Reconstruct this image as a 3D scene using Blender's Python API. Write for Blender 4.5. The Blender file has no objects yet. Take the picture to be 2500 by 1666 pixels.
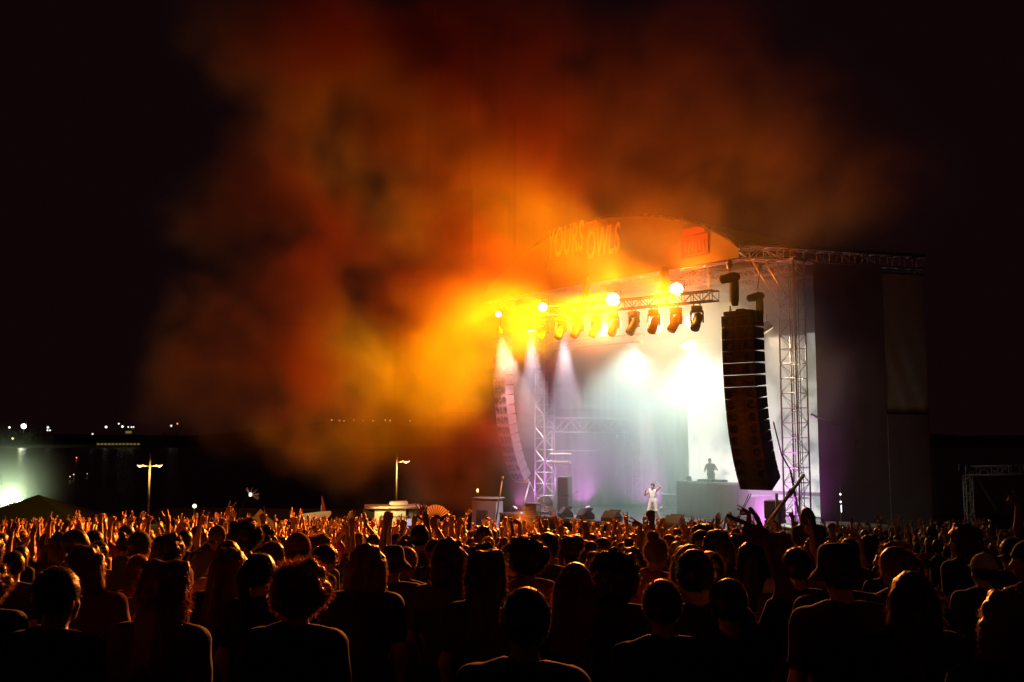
import bpy, bmesh, math, random
import numpy as np
from mathutils import Vector, Matrix

C = bpy.context
SC = C.scene
COL = SC.collection
R = math.radians
rnd = random.Random(7)

# ------------------------------------------------------------------ camera
F = 2430.0                       # focal length in pixels of the 2500 px wide photograph
CAMZ = 5.5
PITCH = math.atan((1075 - 833) / F)
cd = bpy.data.cameras.new('camera')
cam = bpy.data.objects.new('camera', cd)
COL.objects.link(cam)
cam.location = (0, 0, CAMZ)
cam.rotation_euler = (R(90) + PITCH, 0, 0)
cd.sensor_width = 36.0
cd.lens = 36.0 * F / 2500.0
cd.clip_start = 0.1
cd.clip_end = 6000
SC.camera = cam

# ------------------------------------------------------------------ night sky
w = bpy.data.worlds.new('World')
SC.world = w
w.use_nodes = True
wn = w.node_tree
bg = wn.nodes['Background']
bg.inputs[0].default_value = (1.0, 0.30, 0.42, 1)
bg.inputs[1].default_value = 0.0046

# ------------------------------------------------------------------ exposure and render
SC.view_settings.view_transform = 'Standard'
SC.view_settings.look = 'None'
SC.view_settings.exposure = 0.0
SC.view_settings.gamma = 1.0
SC.view_settings.use_curve_mapping = False
SC.render.engine = 'CYCLES'
cy = SC.cycles
cy.max_bounces = 4
cy.diffuse_bounces = 1
cy.glossy_bounces = 2
cy.transmission_bounces = 2
cy.transparent_max_bounces = 12
cy.volume_bounces = 0
cy.volume_step_rate = 1.6
cy.volume_max_steps = 512
cy.use_light_tree = True
cy.caustics_reflective = False
cy.caustics_refractive = False
cy.sample_clamp_indirect = 3.0
cy.sample_clamp_direct = 40.0
cy.use_denoising = True
cy.denoiser = 'OPENIMAGEDENOISE'
cy.use_adaptive_sampling = False

# ------------------------------------------------------------------ helpers
CP, SP = math.cos(PITCH), math.sin(PITCH)
def at(px, py, Y):
    """world point at depth Y seen at a pixel of the 2500 px wide photograph"""
    a, b = (px - 1250) / F, (833 - py) / F
    d = Vector((a, CP - b * SP, SP + b * CP))
    t = Y / d.y
    return Vector((0, 0, CAMZ)) + d * t

GP = [(-80, 3.9), (0, 3.45), (9, 2.92), (20, 1.85), (43.1, 0.0), (50, 0.0), (130, -4.0), (210, -8.0)]
def ground_z(x, y):
    return float(np.interp(y, [p[0] for p in GP], [p[1] for p in GP]))

def tag(o, label=None, cat=None, group=None, kind=None):
    if label: o['label'] = label
    if cat: o['category'] = cat
    if group: o['group'] = group
    if kind: o['kind'] = kind
    return o

def empty(name, loc=(0, 0, 0), rz=0.0, label=None, cat=None, group=None):
    o = bpy.data.objects.new(name, None)
    COL.objects.link(o)
    o.location = loc
    o.rotation_euler = (0, 0, rz)
    o.empty_display_size = 0.2
    return tag(o, label, cat, group)

def copy_tree(o, parent=None):
    c = o.copy()
    COL.objects.link(c)
    if parent is not None:
        c.parent = parent
    for ch in list(o.children):
        copy_tree(ch, c)
    return c

def add_light(name, kind, parent, loc, target, color, energy, angle=60, blend=.5, radius=.15):
    l = bpy.data.lights.new(name, kind)
    l.color = color
    l.energy = energy
    l.shadow_soft_size = radius
    if kind == 'SPOT':
        l.spot_size = R(angle)
        l.spot_blend = blend
    o = bpy.data.objects.new(name, l)
    COL.objects.link(o)
    if parent is not None:
        o.parent = parent
    o.location = loc
    if target is not None:
        o.rotation_euler = (Vector(target) - Vector(loc)).to_track_quat('-Z', 'Y').to_euler()
    return o

class MB:
    """collects shapes for ONE mesh object"""
    def __init__(s):
        s.v, s.f, s.m = [], [], []
    def add(s, vs, fs, mi=0):
        b = len(s.v)
        s.v += [tuple(p) for p in vs]
        s.f += [tuple(b + i for i in f) for f in fs]
        s.m += [mi] * len(fs)
        return s
    def box(s, c, size, rot=None, mi=0, taper=None):
        hx, hy, hz = size[0] / 2, size[1] / 2, size[2] / 2
        vs = []
        for dz in (-1, 1):
            k = 1 if (taper is None or dz < 0) else taper
            for dx, dy in ((-1, -1), (1, -1), (1, 1), (-1, 1)):
                p = Vector((dx * hx * k, dy * hy * k, dz * hz))
                if rot is not None: p = rot @ p
                vs.append(Vector(c) + p)
        return s.add(vs, [(3, 2, 1, 0), (4, 5, 6, 7), (0, 1, 5, 4), (1, 2, 6, 5), (2, 3, 7, 6), (3, 0, 4, 7)], mi)
    def bbox(s, c, size, bev=.02, rot=None, mi=0):
        """bevelled box: an eight-sided prism with chamfered rims"""
        hx, hy, hz = size[0] / 2, size[1] / 2, size[2] / 2
        b = min(bev, hx * .9, hy * .9, hz * .9)
        rings = []
        for z, k in ((-hz, b), (-hz + b, 0), (hz - b, 0), (hz, b)):
            x, y = hx - k, hy - k
            rings.append([(x - b, -y, z), (x, -y + b, z), (x, y - b, z), (x - b, y, z), (-x + b, y, z), (-x, y - b, z), (-x, -y + b, z), (-x + b, -y, z)])
        vs = []
        for r in rings:
            for p in r:
                p = Vector(p)
                if rot is not None: p = rot @ p
                vs.append(Vector(c) + p)
        fs = [tuple(range(7, -1, -1)), tuple(range(24, 32))]
        for k in range(3):
            for i in range(8):
                j = (i + 1) % 8
                fs.append((k * 8 + i, k * 8 + j, k * 8 + 8 + j, k * 8 + 8 + i))
        return s.add(vs, fs, mi)
    def tube(s, a, b, r, n=6, r2=None, mi=0, cap=True):
        a, b = Vector(a), Vector(b)
        d = b - a
        if d.length < 1e-6: return s
        q = d.to_track_quat('Z', 'X')
        r2 = r if r2 is None else r2
        vs = []
        for p, rr in ((a, r), (b, r2)):
            for i in range(n):
                t = 2 * math.pi * i / n
                vs.append(p + q @ Vector((math.cos(t) * rr, math.sin(t) * rr, 0)))
        fs = [(i, (i + 1) % n, n + (i + 1) % n, n + i) for i in range(n)]
        if cap: fs += [tuple(range(n - 1, -1, -1)), tuple(range(n, 2 * n))]
        return s.add(vs, fs, mi)
    def path(s, pts, r, n=6, mi=0):
        for a, b in zip(pts, pts[1:]): s.tube(a, b, r, n, mi=mi)
        return s
    def lathe(s, prof, c=(0, 0, 0), rot=None, n=16, mi=0):
        """prof: list of (radius, z)"""
        vs = []
        for r, z in prof:
            for i in range(n):
                t = 2 * math.pi * i / n
                p = Vector((math.cos(t) * r, math.sin(t) * r, z))
                if rot is not None: p = rot @ p
                vs.append(Vector(c) + p)
        fs = []
        for k in range(len(prof) - 1):
            for i in range(n):
                j = (i + 1) % n
                fs.append((k * n + i, k * n + j, k * n + n + j, k * n + n + i))
        fs += [tuple(range(n - 1, -1, -1)), tuple(range((len(prof) - 1) * n, len(prof) * n))]
        return s.add(vs, fs, mi)
    def prism(s, poly, a, b, mi=0):
        """poly: list of Vectors (closed outline), extruded by the vector b - a"""
        d = Vector(b) - Vector(a)
        n = len(poly)
        vs = [Vector(p) + Vector(a) for p in poly] + [Vector(p) + Vector(a) + d for p in poly]
        fs = [tuple(range(n - 1, -1, -1)), tuple(range(n, 2 * n))]
        fs += [(i, (i + 1) % n, n + (i + 1) % n, n + i) for i in range(n)]
        return s.add(vs, fs, mi)
    def mesh(s, name, smooth=False):
        me = bpy.data.meshes.new(name)
        me.from_pydata(s.v, [], s.f)
        if any(s.m):
            me.polygons.foreach_set('material_index', s.m)
        if smooth:
            me.polygons.foreach_set('use_smooth', [True] * len(s.f))
        me.update()
        return me
    def build(s, name, mats, parent=None, smooth=False, loc=None):
        me = s.mesh(name, smooth)
        for m in (mats if isinstance(mats, (list, tuple)) else [mats]): me.materials.append(m)
        return link(name, me, parent, loc)

def link(name, me, parent=None, loc=None):
    o = bpy.data.objects.new(name, me)
    COL.objects.link(o)
    if parent is not None: o.parent = parent
    if loc is not None: o.location = loc
    return o

# ------------------------------------------------------------------ materials
def mat(name, col, rough=.6, metal=0.0, noise=.18, scale=6.0, bump=0.0, emit=None, estr=0.0, spec=.5, trans=None):
    m = bpy.data.materials.new(name)
    m.use_nodes = True
    nt = m.node_tree
    b = nt.nodes['Principled BSDF']
    b.inputs['Roughness'].default_value = rough
    b.inputs['Metallic'].default_value = metal
    b.inputs['Specular IOR Level'].default_value = spec
    tc = nt.nodes.new('ShaderNodeTexCoord')
    nz = nt.nodes.new('ShaderNodeTexNoise')
    nz.inputs['Scale'].default_value = scale
    nz.inputs['Detail'].default_value = 4
    nt.links.new(tc.outputs['Object'], nz.inputs['Vector'])
    mx = nt.nodes.new('ShaderNodeMix'); mx.data_type = 'RGBA'
    mx.inputs['A'].default_value = (*[c * (1 - noise) for c in col], 1)
    mx.inputs['B'].default_value = (*[min(1, c * (1 + noise)) for c in col], 1)
    nt.links.new(nz.outputs['Fac'], mx.inputs['Factor'])
    nt.links.new(mx.outputs['Result'], b.inputs['Base Color'])
    if bump:
        bp = nt.nodes.new('ShaderNodeBump')
        bp.inputs['Strength'].default_value = bump
        bp.inputs['Distance'].default_value = .02
        nt.links.new(nz.outputs['Fac'], bp.inputs['Height'])
        nt.links.new(bp.outputs['Normal'], b.inputs['Normal'])
    if emit is not None:
        b.inputs['Emission Color'].default_value = (*emit, 1)
        b.inputs['Emission Strength'].default_value = estr
    if trans:
        out = nt.nodes['Material Output']
        t = nt.nodes.new('ShaderNodeBsdfTranslucent')
        t.inputs[0].default_value = (*trans[1], 1)
        ms = nt.nodes.new('ShaderNodeMixShader')
        ms.inputs[0].default_value = trans[0]
        nt.links.new(b.outputs[0], ms.inputs[1])
        nt.links.new(t.outputs[0], ms.inputs[2])
        nt.links.new(ms.outputs[0], out.inputs['Surface'])
    return m

def glow(name, col, strength):
    m = mat(name, (.8, .8, .8), emit=col, estr=strength)
    m.cycles.emission_sampling = 'NONE'       # tiny glasses: the lamp object beside them carries their light
    return m

M = {}
M['alu'] = mat('aluminium', (.50, .50, .50), .42, .75, .12, 9)
M['alu_dull'] = mat('dull_aluminium', (.36, .36, .37), .55, .6, .15, 9)
M['black_metal'] = mat('black_metal', (.035, .034, .035), .5, .3, .2, 12)
M['black_plastic'] = mat('black_plastic', (.03, .03, .032), .45, 0, .2, 14)
M['speaker'] = mat('speaker_paint_backlit', (.022, .020, .022), .55, 0, .25, 10)  # cabinet tone darkened to stand for a backlit column
M['speaker_lit'] = mat('speaker_paint_lit', (.30, .29, .29), .55, 0, .2, 10)  # same kind of cabinet, paler tone stands for lamp light on it
M['grille'] = mat('speaker_grille', (.12, .115, .12), .6, .3, .3, 40)
M['black_cloth'] = mat('black_cloth', (.03, .029, .031), .9, 0, .3, 3, .3)
M['scrim'] = mat('grey_cabinet', (.22, .21, .22), .7, 0, .2, 5)
M['scrim_cloth'] = mat('scrim_cloth', (.10, .095, .10), .9, 0, .35, .9, .2, trans=(.075, (.26, .17, .18)))
M['scrim_dark'] = mat('scrim_panel', (.20, .17, .14), .85, 0, .25, 2.0, .2, trans=(.16, (.30, .22, .18)))
M['deck'] = mat('stage_deck', (.10, .095, .10), .38, 0, .3, 4)
M['pvc'] = mat('roof_membrane', (.55, .53, .50), .5, 0, .12, 1.2)
M['banner'] = mat('banner_vinyl', (.20, .175, .08), .55, 0, .2, .7, .15)
M['letter'] = mat('banner_letter', (.92, .56, .14), .5, 0, .06, 2)
M['letter_red'] = mat('banner_letter_red', (.72, .22, .06), .5, 0, .08, 2)
M['poster_red'] = mat('banner_red_print', (.42, .06, .03), .55, 0, .3, 1.5)
M['white'] = mat('white_paint', (.72, .71, .68), .5, 0, .08, 5)
M['yellow'] = mat('yellow_strap', (.75, .55, .05), .5, 0, .1, 5)
M['steel'] = mat('galvanised_steel', (.45, .45, .46), .45, .7, .15, 8)
M['wood'] = mat('painted_ply', (.20, .19, .19), .6, 0, .2, 5)
M['tent_white'] = mat('tent_canvas', (.72, .68, .60), .7, 0, .1, 3, 0, trans=(.35, (.7, .6, .45)))
M['tent_dark'] = mat('tent_canvas_dark', (.013, .012, .013), .8, 0, .2, 2)

# ------------------------------------------------------------------ stage frame
# s runs along the stage front from its near (right) corner, v into the stage, both in metres
PR = Vector((9.25, 40.0, 0))
ANG = math.atan2(-12.9, 10.75)
U = Vector((-10.75, 12.9, 0)).normalized()
V = Vector((12.9, 10.75, 0)).normalized()
def S(s, v, z=0.0):
    return PR + U * s + V * v + Vector((0, 0, z))
def L(s, v, z=0.0):
    """the same point in the local frame of an empty standing at PR and turned with the stage"""
    return Vector((-s, v, z))
DECK = 1.66
def stage_thing(name, label, cat, s=0, v=0, z=0, rz=0, group=None):
    return empty(name, S(s, v, z), ANG + rz, label, cat, group)
# ================================================================== ground, water, hills
def grid_mesh(name, xs, ys, fz, m, kind='structure'):
    nx, ny = len(xs), len(ys)
    vs = [(x, y, fz(x, y)) for y in ys for x in xs]
    fs = [(j * nx + i, j * nx + i + 1, j * nx + nx + i + 1, j * nx + nx + i) for j in range(ny - 1) for i in range(nx - 1)]
    me = bpy.data.meshes.new(name)
    me.from_pydata(vs, [], fs)
    me.materials.append(m)
    me.polygons.foreach_set('use_smooth', [True] * len(fs))
    o = link(name, me)
    o['kind'] = kind
    return o

M['grass'] = mat('trampled_grass', (.045, .05, .02), .95, 0, .5, .8, .6)
M['hill'] = mat('far_scrub', (.03, .035, .02), .95, 0, .5, .02)
grid_mesh('ground', [-400, -200, -120, -80, -50, -30, -20, -10, 0, 10, 20, 30, 50, 80, 120, 200, 400],
          [-60, -20, 0, 4, 9, 14, 20, 28, 36, 43.1, 50, 60, 75, 90, 110, 130, 170], ground_z, M['grass'])

mw = bpy.data.materials.new('lake_water'); mw.use_nodes = True
nt = mw.node_tree; b = nt.nodes['Principled BSDF']
b.inputs['Base Color'].default_value = (.006, .008, .009, 1)
b.inputs['Roughness'].default_value = .26
b.inputs['Specular IOR Level'].default_value = .07
tc = nt.nodes.new('ShaderNodeTexCoord')
mp = nt.nodes.new('ShaderNodeMapping'); mp.inputs['Scale'].default_value = (.10, .32, 1)
nz = nt.nodes.new('ShaderNodeTexNoise'); nz.inputs['Scale'].default_value = 1.0; nz.inputs['Detail'].default_value = 5
bp = nt.nodes.new('ShaderNodeBump'); bp.inputs['Strength'].default_value = .6; bp.inputs['Distance'].default_value = .05
nt.links.new(tc.outputs['Object'], mp.inputs[0]); nt.links.new(mp.outputs[0], nz.inputs['Vector'])
nt.links.new(nz.outputs['Fac'], bp.inputs['Height']); nt.links.new(bp.outputs[0], b.inputs['Normal'])
grid_mesh('lake_water', [-3000, -1500, -700, -300, 0, 300, 700, 1500, 3000], [128, 200, 400, 800, 1300, 1700], lambda x, y: -4.05, mw)

def shore_z(x, y):
    t = min(1, max(0, (y - 1240) / 500))
    h = 14 * t + 26 * t * (0.5 + 0.5 * math.sin(x * .0031 + 1.3)) * t + 5 * t * math.sin(x * .013)
    return -5.5 + h + (3 if y > 1250 else 0)
grid_mesh('far_shore', [-3000 + 60 * i for i in range(101)], [1225, 1250, 1290, 1340, 1400, 1480, 1600, 1800, 2200], shore_z, M['hill'])

# ================================================================== truss builder
def truss_parts(root, a, b, w, h, step, rc=.03, rl=.015, up=Vector((0, 0, 1)), m='alu', ends=True):
    """square truss from a to b in the root's frame: four chords, each a part, and the welded lattice as one part"""
    a, b = Vector(a), Vector(b)
    d = (b - a).normalized()
    side = d.cross(up).normalized()
    upv = side.cross(d).normalized()
    n = max(2, round((b - a).length / step))
    off = [side * (w / 2) * i + upv * (h / 2) * j for i, j in ((-1, -1), (1, -1), (1, 1), (-1, 1))]
    for o in off:
        MB().tube(a + o, b + o, rc, 7).build('chord', M[m], root, True)
    lt = MB()
    for k in range(4):
        o1, o2 = off[k], off[(k + 1) % 4]
        for i in range(n):
            p, q = a.lerp(b, i / n), a.lerp(b, (i + 1) / n)
            if (i + k) % 2: lt.tube(p + o1, q + o2, rl, 4, cap=False)
            else: lt.tube(p + o2, q + o1, rl, 4, cap=False)
            lt.tube(p + o1, p + o2, rl, 4, cap=False)
        lt.tube(b + o1, b + o2, rl, 4, cap=False)
    return lt.build('lattice', M[m], root)

# ================================================================== stage platform
W_ST = 16.8
t = stage_thing('stage_platform', 'black raised stage platform the singer stands on, with draped front', 'stage platform')
MB().box(L(8.2, 6.9, DECK - .1), (17.4, 11.4, .2)).build('deck', M['deck'], t)
fr = MB()
for i in range(18):
    s = -.4 + i * 1.0
    fr.box(L(s, 1.28, (DECK - .2) / 2), (.06, .06, DECK - .2))
    fr.box(L(s, 6.0, (DECK - .2) / 2), (.06, .06, DECK - .2))
fr.build('support_legs', M['steel'], t)
sk = MB()
n = 120
prev = None
for i in range(n + 1):
    s = -.5 + 17.4 * i / n
    v = 1.22 + .03 * math.sin(i * 1.3)
    cur = (L(s, v, 0.02), L(s, v, DECK - .2))
    if prev: sk.add([prev[0], cur[0], cur[1], prev[1]], [(0, 1, 2, 3)])
    prev = cur
sk.build('front_skirt', M['black_cloth'], t)
MB().box(L(8.2, 1.2, DECK - .06), (17.46, .05, .12)).build('edge_trim', M['alu_dull'], t)

# ================================================================== roof
ZR = 12.9
def arc_h(f):
    return .42 + 2.55 * (1 - (2 * f - 1) ** 2) ** .85
t = stage_thing('stage_roof', 'arched stage roof with the orange lit festival banner across its front', 'stage roof')
NA = 36
bn = MB()
for i in range(NA):
    f0, f1 = i / NA, (i + 1) / NA
    for j in range(6):
        vs = []
        for f, k in ((f0, j / 6), (f1, j / 6), (f1, (j + 1) / 6), (f0, (j + 1) / 6)):
            vs.append(L(f * W_ST, -.02 + .025 * math.sin(f * 37) * math.sin(k * 3.1), ZR + arc_h(f) * k))
        bn.add(vs, [(1, 0, 3, 2)])
bn.build('banner', M['banner'], t, True)
# arched front edge, back edge and purlins under the membrane
for nm, v, r in (('arch_rib', .0, .09), ('arch_rib', 4.0, .06), ('arch_rib', 8.0, .06), ('arch_rib', 12.0, .08)):
    m_ = MB()
    pts = [L(i / NA * W_ST, v, ZR + arc_h(i / NA) + .03) for i in range(NA + 1)]
    m_.path(pts, r, 6)
    if v > 0:
        low = [L(i / NA * W_ST, v, ZR + arc_h(i / NA) - .45) for i in range(NA + 1)]
        m_.path(low, .045, 5)
        for i in range(NA):
            m_.tube(pts[i], low[i + 1] if i % 2 else low[i], .02, 4)
    m_.build(nm, M['alu' if v else 'tent_dark'], t, True)
rf = MB()
NV = 12
for i in range(NA):
    for j in range(NV):
        vs = []
        for ii, jj in ((i, j), (i + 1, j), (i + 1, j + 1), (i, j + 1)):
            f = ii / NA
            sag = .05 * math.sin(jj / NV * 12.2 * math.pi) ** 2
            vs.append(L(f * W_ST, jj / NV * 12.2 + .03, ZR + arc_h(f) + .1 - sag))
        rf.add(vs, [(1, 0, 3, 2)])
rf.build('roof_membrane', M['pvc'], t, True)
for f in (.05, .2, .35, .5, .65, .8, .95):
    MB().tube(L(f * W_ST, .1, ZR + arc_h(f) - .1), L(f * W_ST, 12, ZR + arc_h(f) - .1), .05, 6).build('purlin', M['alu'], t, True)
# front and side beams at eaves height
truss_parts(t, L(-.1, .3, ZR + .2), L(W_ST + .1, .3, ZR + .2), .45, .45, .6, .035, .018)
for s in (4.2, 8.4, 12.6):
    truss_parts(t, L(s, .6, ZR + .15), L(s, 11.8, ZR + .15), .4, .4, .55, .03, .016)
for v in (4, 8, 11.6):
    truss_parts(t, L(.2, v, ZR + .1), L(W_ST - .2, v, ZR + .1), .4, .4, .55, .03, .016)

def text_part(name, body, m, parent, size, origin, ex, ey, shear=.18, sx=.55, depth=.012, bold=.012):
    cu = bpy.data.curves.new(name, 'FONT')
    cu.body = body
    cu.size = size
    cu.shear = shear
    cu.extrude = depth
    cu.offset = bold
    cu.space_character = 1.05
    ob = bpy.data.objects.new('tmp_text', cu)
    COL.objects.link(ob)
    C.view_layer.update()
    me = bpy.data.meshes.new_from_object(ob.evaluated_get(C.evaluated_depsgraph_get()))
    bpy.data.objects.remove(ob)
    bpy.data.curves.remove(cu)
    n = Vector(ex).cross(Vector(ey))
    for v in me.vertices:
        p = v.co
        v.co = Vector(origin) + Vector(ex) * (p.x * sx) + Vector(ey) * p.y + n * p.z
    me.materials.clear()
    me.materials.append(m)
    return link(name, me, parent)
# banner artwork, seen from the front: local +x is towards the near corner
ex, ey = Vector((1, 0, .03)).normalized(), Vector((0, 0, 1))
VB = -.075
def bpos(px, py):
    """point of the banner plane behind a pixel of the photograph"""
    k = (px - 1250) / F
    o = PR + V * VB
    s = (o.x - k * o.y) / (k * U.y - U.x)
    p = o + U * s
    return L(s, VB, at(px, py, p.y).z)
def word(body, px, py, h, wpx, m, skew):
    a = bpos(px, py); b_ = bpos(px + wpx, py)
    width = (b_ - a).length
    o = text_part('lettering', body, m, t, h, a, Vector((1, 0, skew)).normalized(), ey, .22, 1.0)
    xs = [v.co.x for v in o.data.vertices]
    k = width / (max(xs) - min(xs))
    for v in o.data.vertices:
        dx = v.co.x - a.x
        v.co.x = a.x + dx * k
        v.co.z += dx * (k - 1) * skew
    return o
word('YOURS', 1337, 633, 2.05, 86, M['letter'], .045)
word('OWLS', 1432, 634, 1.95, 82, M['letter'], .045)
p0 = bpos(1432, 571); p1 = bpos(1460, 571)
MB().box(((p0.x + p1.x) / 2, VB + .01, p0.z + .25), (abs(p1.x - p0.x), .02, .62)).build('print_block', M['letter_red'], t)
o = word('AND', 1435, 569, .42, 22, M['banner'], .03)
for v in o.data.vertices: v.co.y -= .02
word('FESTIVAL', 1336, 660, .62, 92, M['letter_red'], .09)
# red sponsor print near the right end of the banner
pr = MB()
for (a0, b0, a1, b1) in ((1.55, .35, 3.0, 1.25), (1.7, 1.33, 2.9, 1.62)):
    pr.box(L((a0 + a1) / 2, -.06, ZR + (b0 + b1) / 2), (a1 - a0, .02, b1 - b0))
pr.build('red_print', M['poster_red'], t)
pr = MB()
for i in range(6):
    pr.box(L(1.75 + .2 * i, -.075, ZR + .75 + .1 * (i % 2)), (.1, .02, .5))
pr.box(L(2.25, -.075, ZR + .45), (1.2, .02, .05))
pr.build('print_figure', M['banner'], t)

# ================================================================== towers
def tower(s, v, label, top=ZR, w=.75, rz=0.0, loc=None):
    r = stage_thing('stage_tower', label, 'truss tower', s, v, 0, rz, 'lattice towers holding up the stage roof')
    if loc is not None: r.location = loc
    truss_parts(r, (0, 0, .12), (0, 0, top), w, w, .62, .038, .016, Vector((0, 1, 0)))
    MB().bbox((0, 0, .06), (1.3, 1.3, .12), .03).build('base_plate', M['steel'], r)
    MB().box((0, 0, top + .04), (w + .12, w + .12, .1)).build('head_plate', M['alu_dull'], r)
    for i in range(4):
        a = math.pi / 4 + i * math.pi / 2
        e = Vector((math.cos(a) * 1.15, math.sin(a) * 1.15, .1))
        MB().tube((math.cos(a) * .5, math.sin(a) * .5, 1.5), e, .03, 6).build('outrigger', M['steel'], r, True)
    return r
tw_r = tower(0, 0, 'front right lattice tower beside the black scrim wall', loc=(11.62, 41.0, 0))
tw_l = tower(15.75, 3.4, 'front left lattice tower behind the left speaker column')
tower(.4, 11.6, 'rear lattice tower behind the screen on the near side', ZR + .2)
tower(16.3, 11.6, 'rear lattice tower in the smoky far corner of the stage', ZR + .2)
for rt in (tw_l, tw_r):
    cb = MB()
    for k in range(5):
        x = -.26 + .11 * k
        pts = [(x + .03 * math.sin(z * .9 + k), .2 + .04 * math.cos(z * 1.1 + k), z) for z in np.linspace(.2, 12.4, 16)]
        cb.path(pts, .018, 4)
    cb.build('cable_bundle', M['black_plastic'], rt)

# knee braces beside the near tower
t = empty('roof_brace', (0, 0, 0), 0, 'pair of diagonal braces from the roof beam down to the right tower', 'brace')
MB().tube(at(1838, 640, 41.3), at(1913, 760, 41.6), .045, 6).build('brace_pole', M['alu'], t, True)
MB().tube(at(1868, 640, 40.6), at(1940, 755, 40.8), .045, 6).build('brace_pole', M['alu'], t, True)

# ================================================================== PA wing on the near side
WA, WB = Vector((9.35, 40.35, 0)), Vector((17.9, 43.05, 0))
wdir = (WB - WA).normalized()
t = empty('wing_truss', (0, 0, 0), 0, 'dark horizontal truss running right from the banner over the scrim wall', 'truss')
truss_parts(t, WA + Vector((0, 0, ZR + .28)), WB + Vector((0, 0, ZR + .28)), .5, .52, .62, .035, .018, m='alu_dull')
nrm = Vector((wdir.y, -wdir.x, 0))
tp = MB()
tp.box((WA + WB) / 2 + Vector((0, 0, ZR + .6)), ((WB - WA).length, .9, .05), Matrix.Rotation(math.atan2(wdir.y, wdir.x), 3, 'Z'))
tp.build('top_sheet', M['tent_dark'], t)
pm = empty('wing_post', WB + Vector((-.3, .2, 0)), 0, 'slim dark post at the outer end of the scrim wall', 'post')
truss_parts(pm, (0, 0, 0), (0, 0, ZR), .3, .3, .5, .025, .012, Vector((0, 1, 0)), 'alu_dull')

def drape(name, a, b, z0, z1, m, label, cat, nx=60, nz=14, amp=.05, freq=2.2, seed=0, taut=.5):
    """hung cloth with folds between two ground points"""
    a, b = Vector(a), Vector(b)
    d = (b - a); ln = d.length; d.normalize()
    nn = Vector((d.y, -d.x, 0))
    rr = random.Random(seed)
    ph = [rr.uniform(0, 6.28) for _ in range(6)]
    vs, fs = [], []
    for j in range(nz + 1):
        k = j / nz
        for i in range(nx + 1):
            x = i / nx * ln
            fold = amp * (math.sin(x * freq * 2 + ph[0] + .6 * math.sin(k * 3 + ph[1])) + .6 * math.sin(x * freq * 5.1 + ph[2]))
            fold *= (1 - taut * k)
            vs.append(a + d * x + nn * fold + Vector((0, 0, z0 + (z1 - z0) * k + (.03 * math.sin(x * 3 + ph[3]) if j == 0 else 0))))
    for j in range(nz):
        for i in range(nx):
            q = j * (nx + 1) + i
            fs.append((q, q + 1, q + nx + 2, q + nx + 1))
    me = bpy.data.meshes.new(name)
    me.from_pydata([tuple(p - a) for p in vs], [], fs)
    me.polygons.foreach_set('use_smooth', [True] * len(fs))
    me.materials.append(m)
    o = link(name, me, None, a)
    return tag(o, label, cat)
def wing(x):
    return WA + (WB - WA) * ((x - WA.x) / (WB.x - WA.x))
sc = drape('wing_scrim', wing(12.45) + nrm * .32, wing(15.72) + nrm * .32, .4, ZR - .02, M['scrim_cloth'], 'tall dark scrim cloth hung right of the right lattice tower', 'scrim', 60, 24, .018, 1.4, 3)
drape('wing_scrim', wing(15.74) + nrm * .30, wing(17.75) + nrm * .30, .4, 6.85, M['scrim_cloth'], 'lower dark scrim cloth hung under the brownish sheet', 'scrim', 40, 16, .018, 1.4, 4)
# a slightly paler taut panel on the scrim, tied on its four corners
pa = at(2152, 735, 42.05); pb = at(2277, 1010, 42.3)
t = empty('side_panel_sheet', ((pa.x + pb.x) / 2, wing((pa.x + pb.x) / 2).y - .38, 0), math.atan2(wdir.y, wdir.x), 'tall brownish rectangular sheet hung over the dark scrim, right half', 'sheet')
hw = (pb.x - pa.x) / 2
sh_ = MB()
for i in range(24):
    for k in range(20):
        vs = []
        for ii, kk in ((i, k), (i + 1, k), (i + 1, k + 1), (i, k + 1)):
            f, g_ = ii / 24, kk / 20
            y_ = .04 * math.sin(f * 9 + 3 * g_) * math.sin(g_ * 3.1) + .03 * math.sin((f + g_) * 14)
            vs.append((-hw + 2 * hw * f, y_, pb.z + (12.6 - pb.z) * g_))
        sh_.add(vs, [(0, 1, 2, 3)])
sh_.build('sheet', M['scrim_dark'], t, True)
MB().tube((-hw, -.02, pb.z), (hw, -.02, pb.z), .03, 6).tube((-hw, 0, 12.62), (hw, 0, 12.62), .03, 6).build('hem_bar', M['black_metal'], t)

# backstage curtains
drape('back_curtain', S(17.1, 11.9), S(12.3, 11.9), DECK, 12.6, M['black_cloth'], 'dark curtain across the back of the stage left of the screen', 'curtain', 60, 10, .07, 2.0, 5)
drape('side_curtain', S(17.35, 11.8), S(17.35, 5.2), DECK, 12.4, M['black_cloth'], 'dark curtain along the far side of the stage', 'curtain', 60, 10, .07, 2.0, 6)

# ================================================================== LED screen
t = stage_thing('led_screen', 'huge bright cream video screen at the back of the stage', 'video screen', 0, 11, 0)
ml = bpy.data.materials.new('screen_picture'); ml.use_nodes = True
nt = ml.node_tree; b = nt.nodes['Principled BSDF']
tc = nt.nodes.new('ShaderNodeTexCoord')
nz = nt.nodes.new('ShaderNodeTexNoise'); nz.inputs['Scale'].default_value = .62; nz.inputs['Detail'].default_value = 3.5
rp = nt.nodes.new('ShaderNodeValToRGB')
rp.color_ramp.elements[0].position = .38; rp.color_ramp.elements[0].color = (.20, .31, .28, 1)
rp.color_ramp.elements[1].position = .50; rp.color_ramp.elements[1].color = (.98, .98, .84, 1)
nt.links.new(tc.outputs['Object'], nz.inputs['Vector']); nt.links.new(nz.outputs['Fac'], rp.inputs[0])
nt.links.new(rp.outputs[0], b.inputs['Emission Color'])
b.inputs['Emission Strength'].default_value = 1.9
b.inputs['Base Color'].default_value = (.02, .02, .02, 1)
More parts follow.
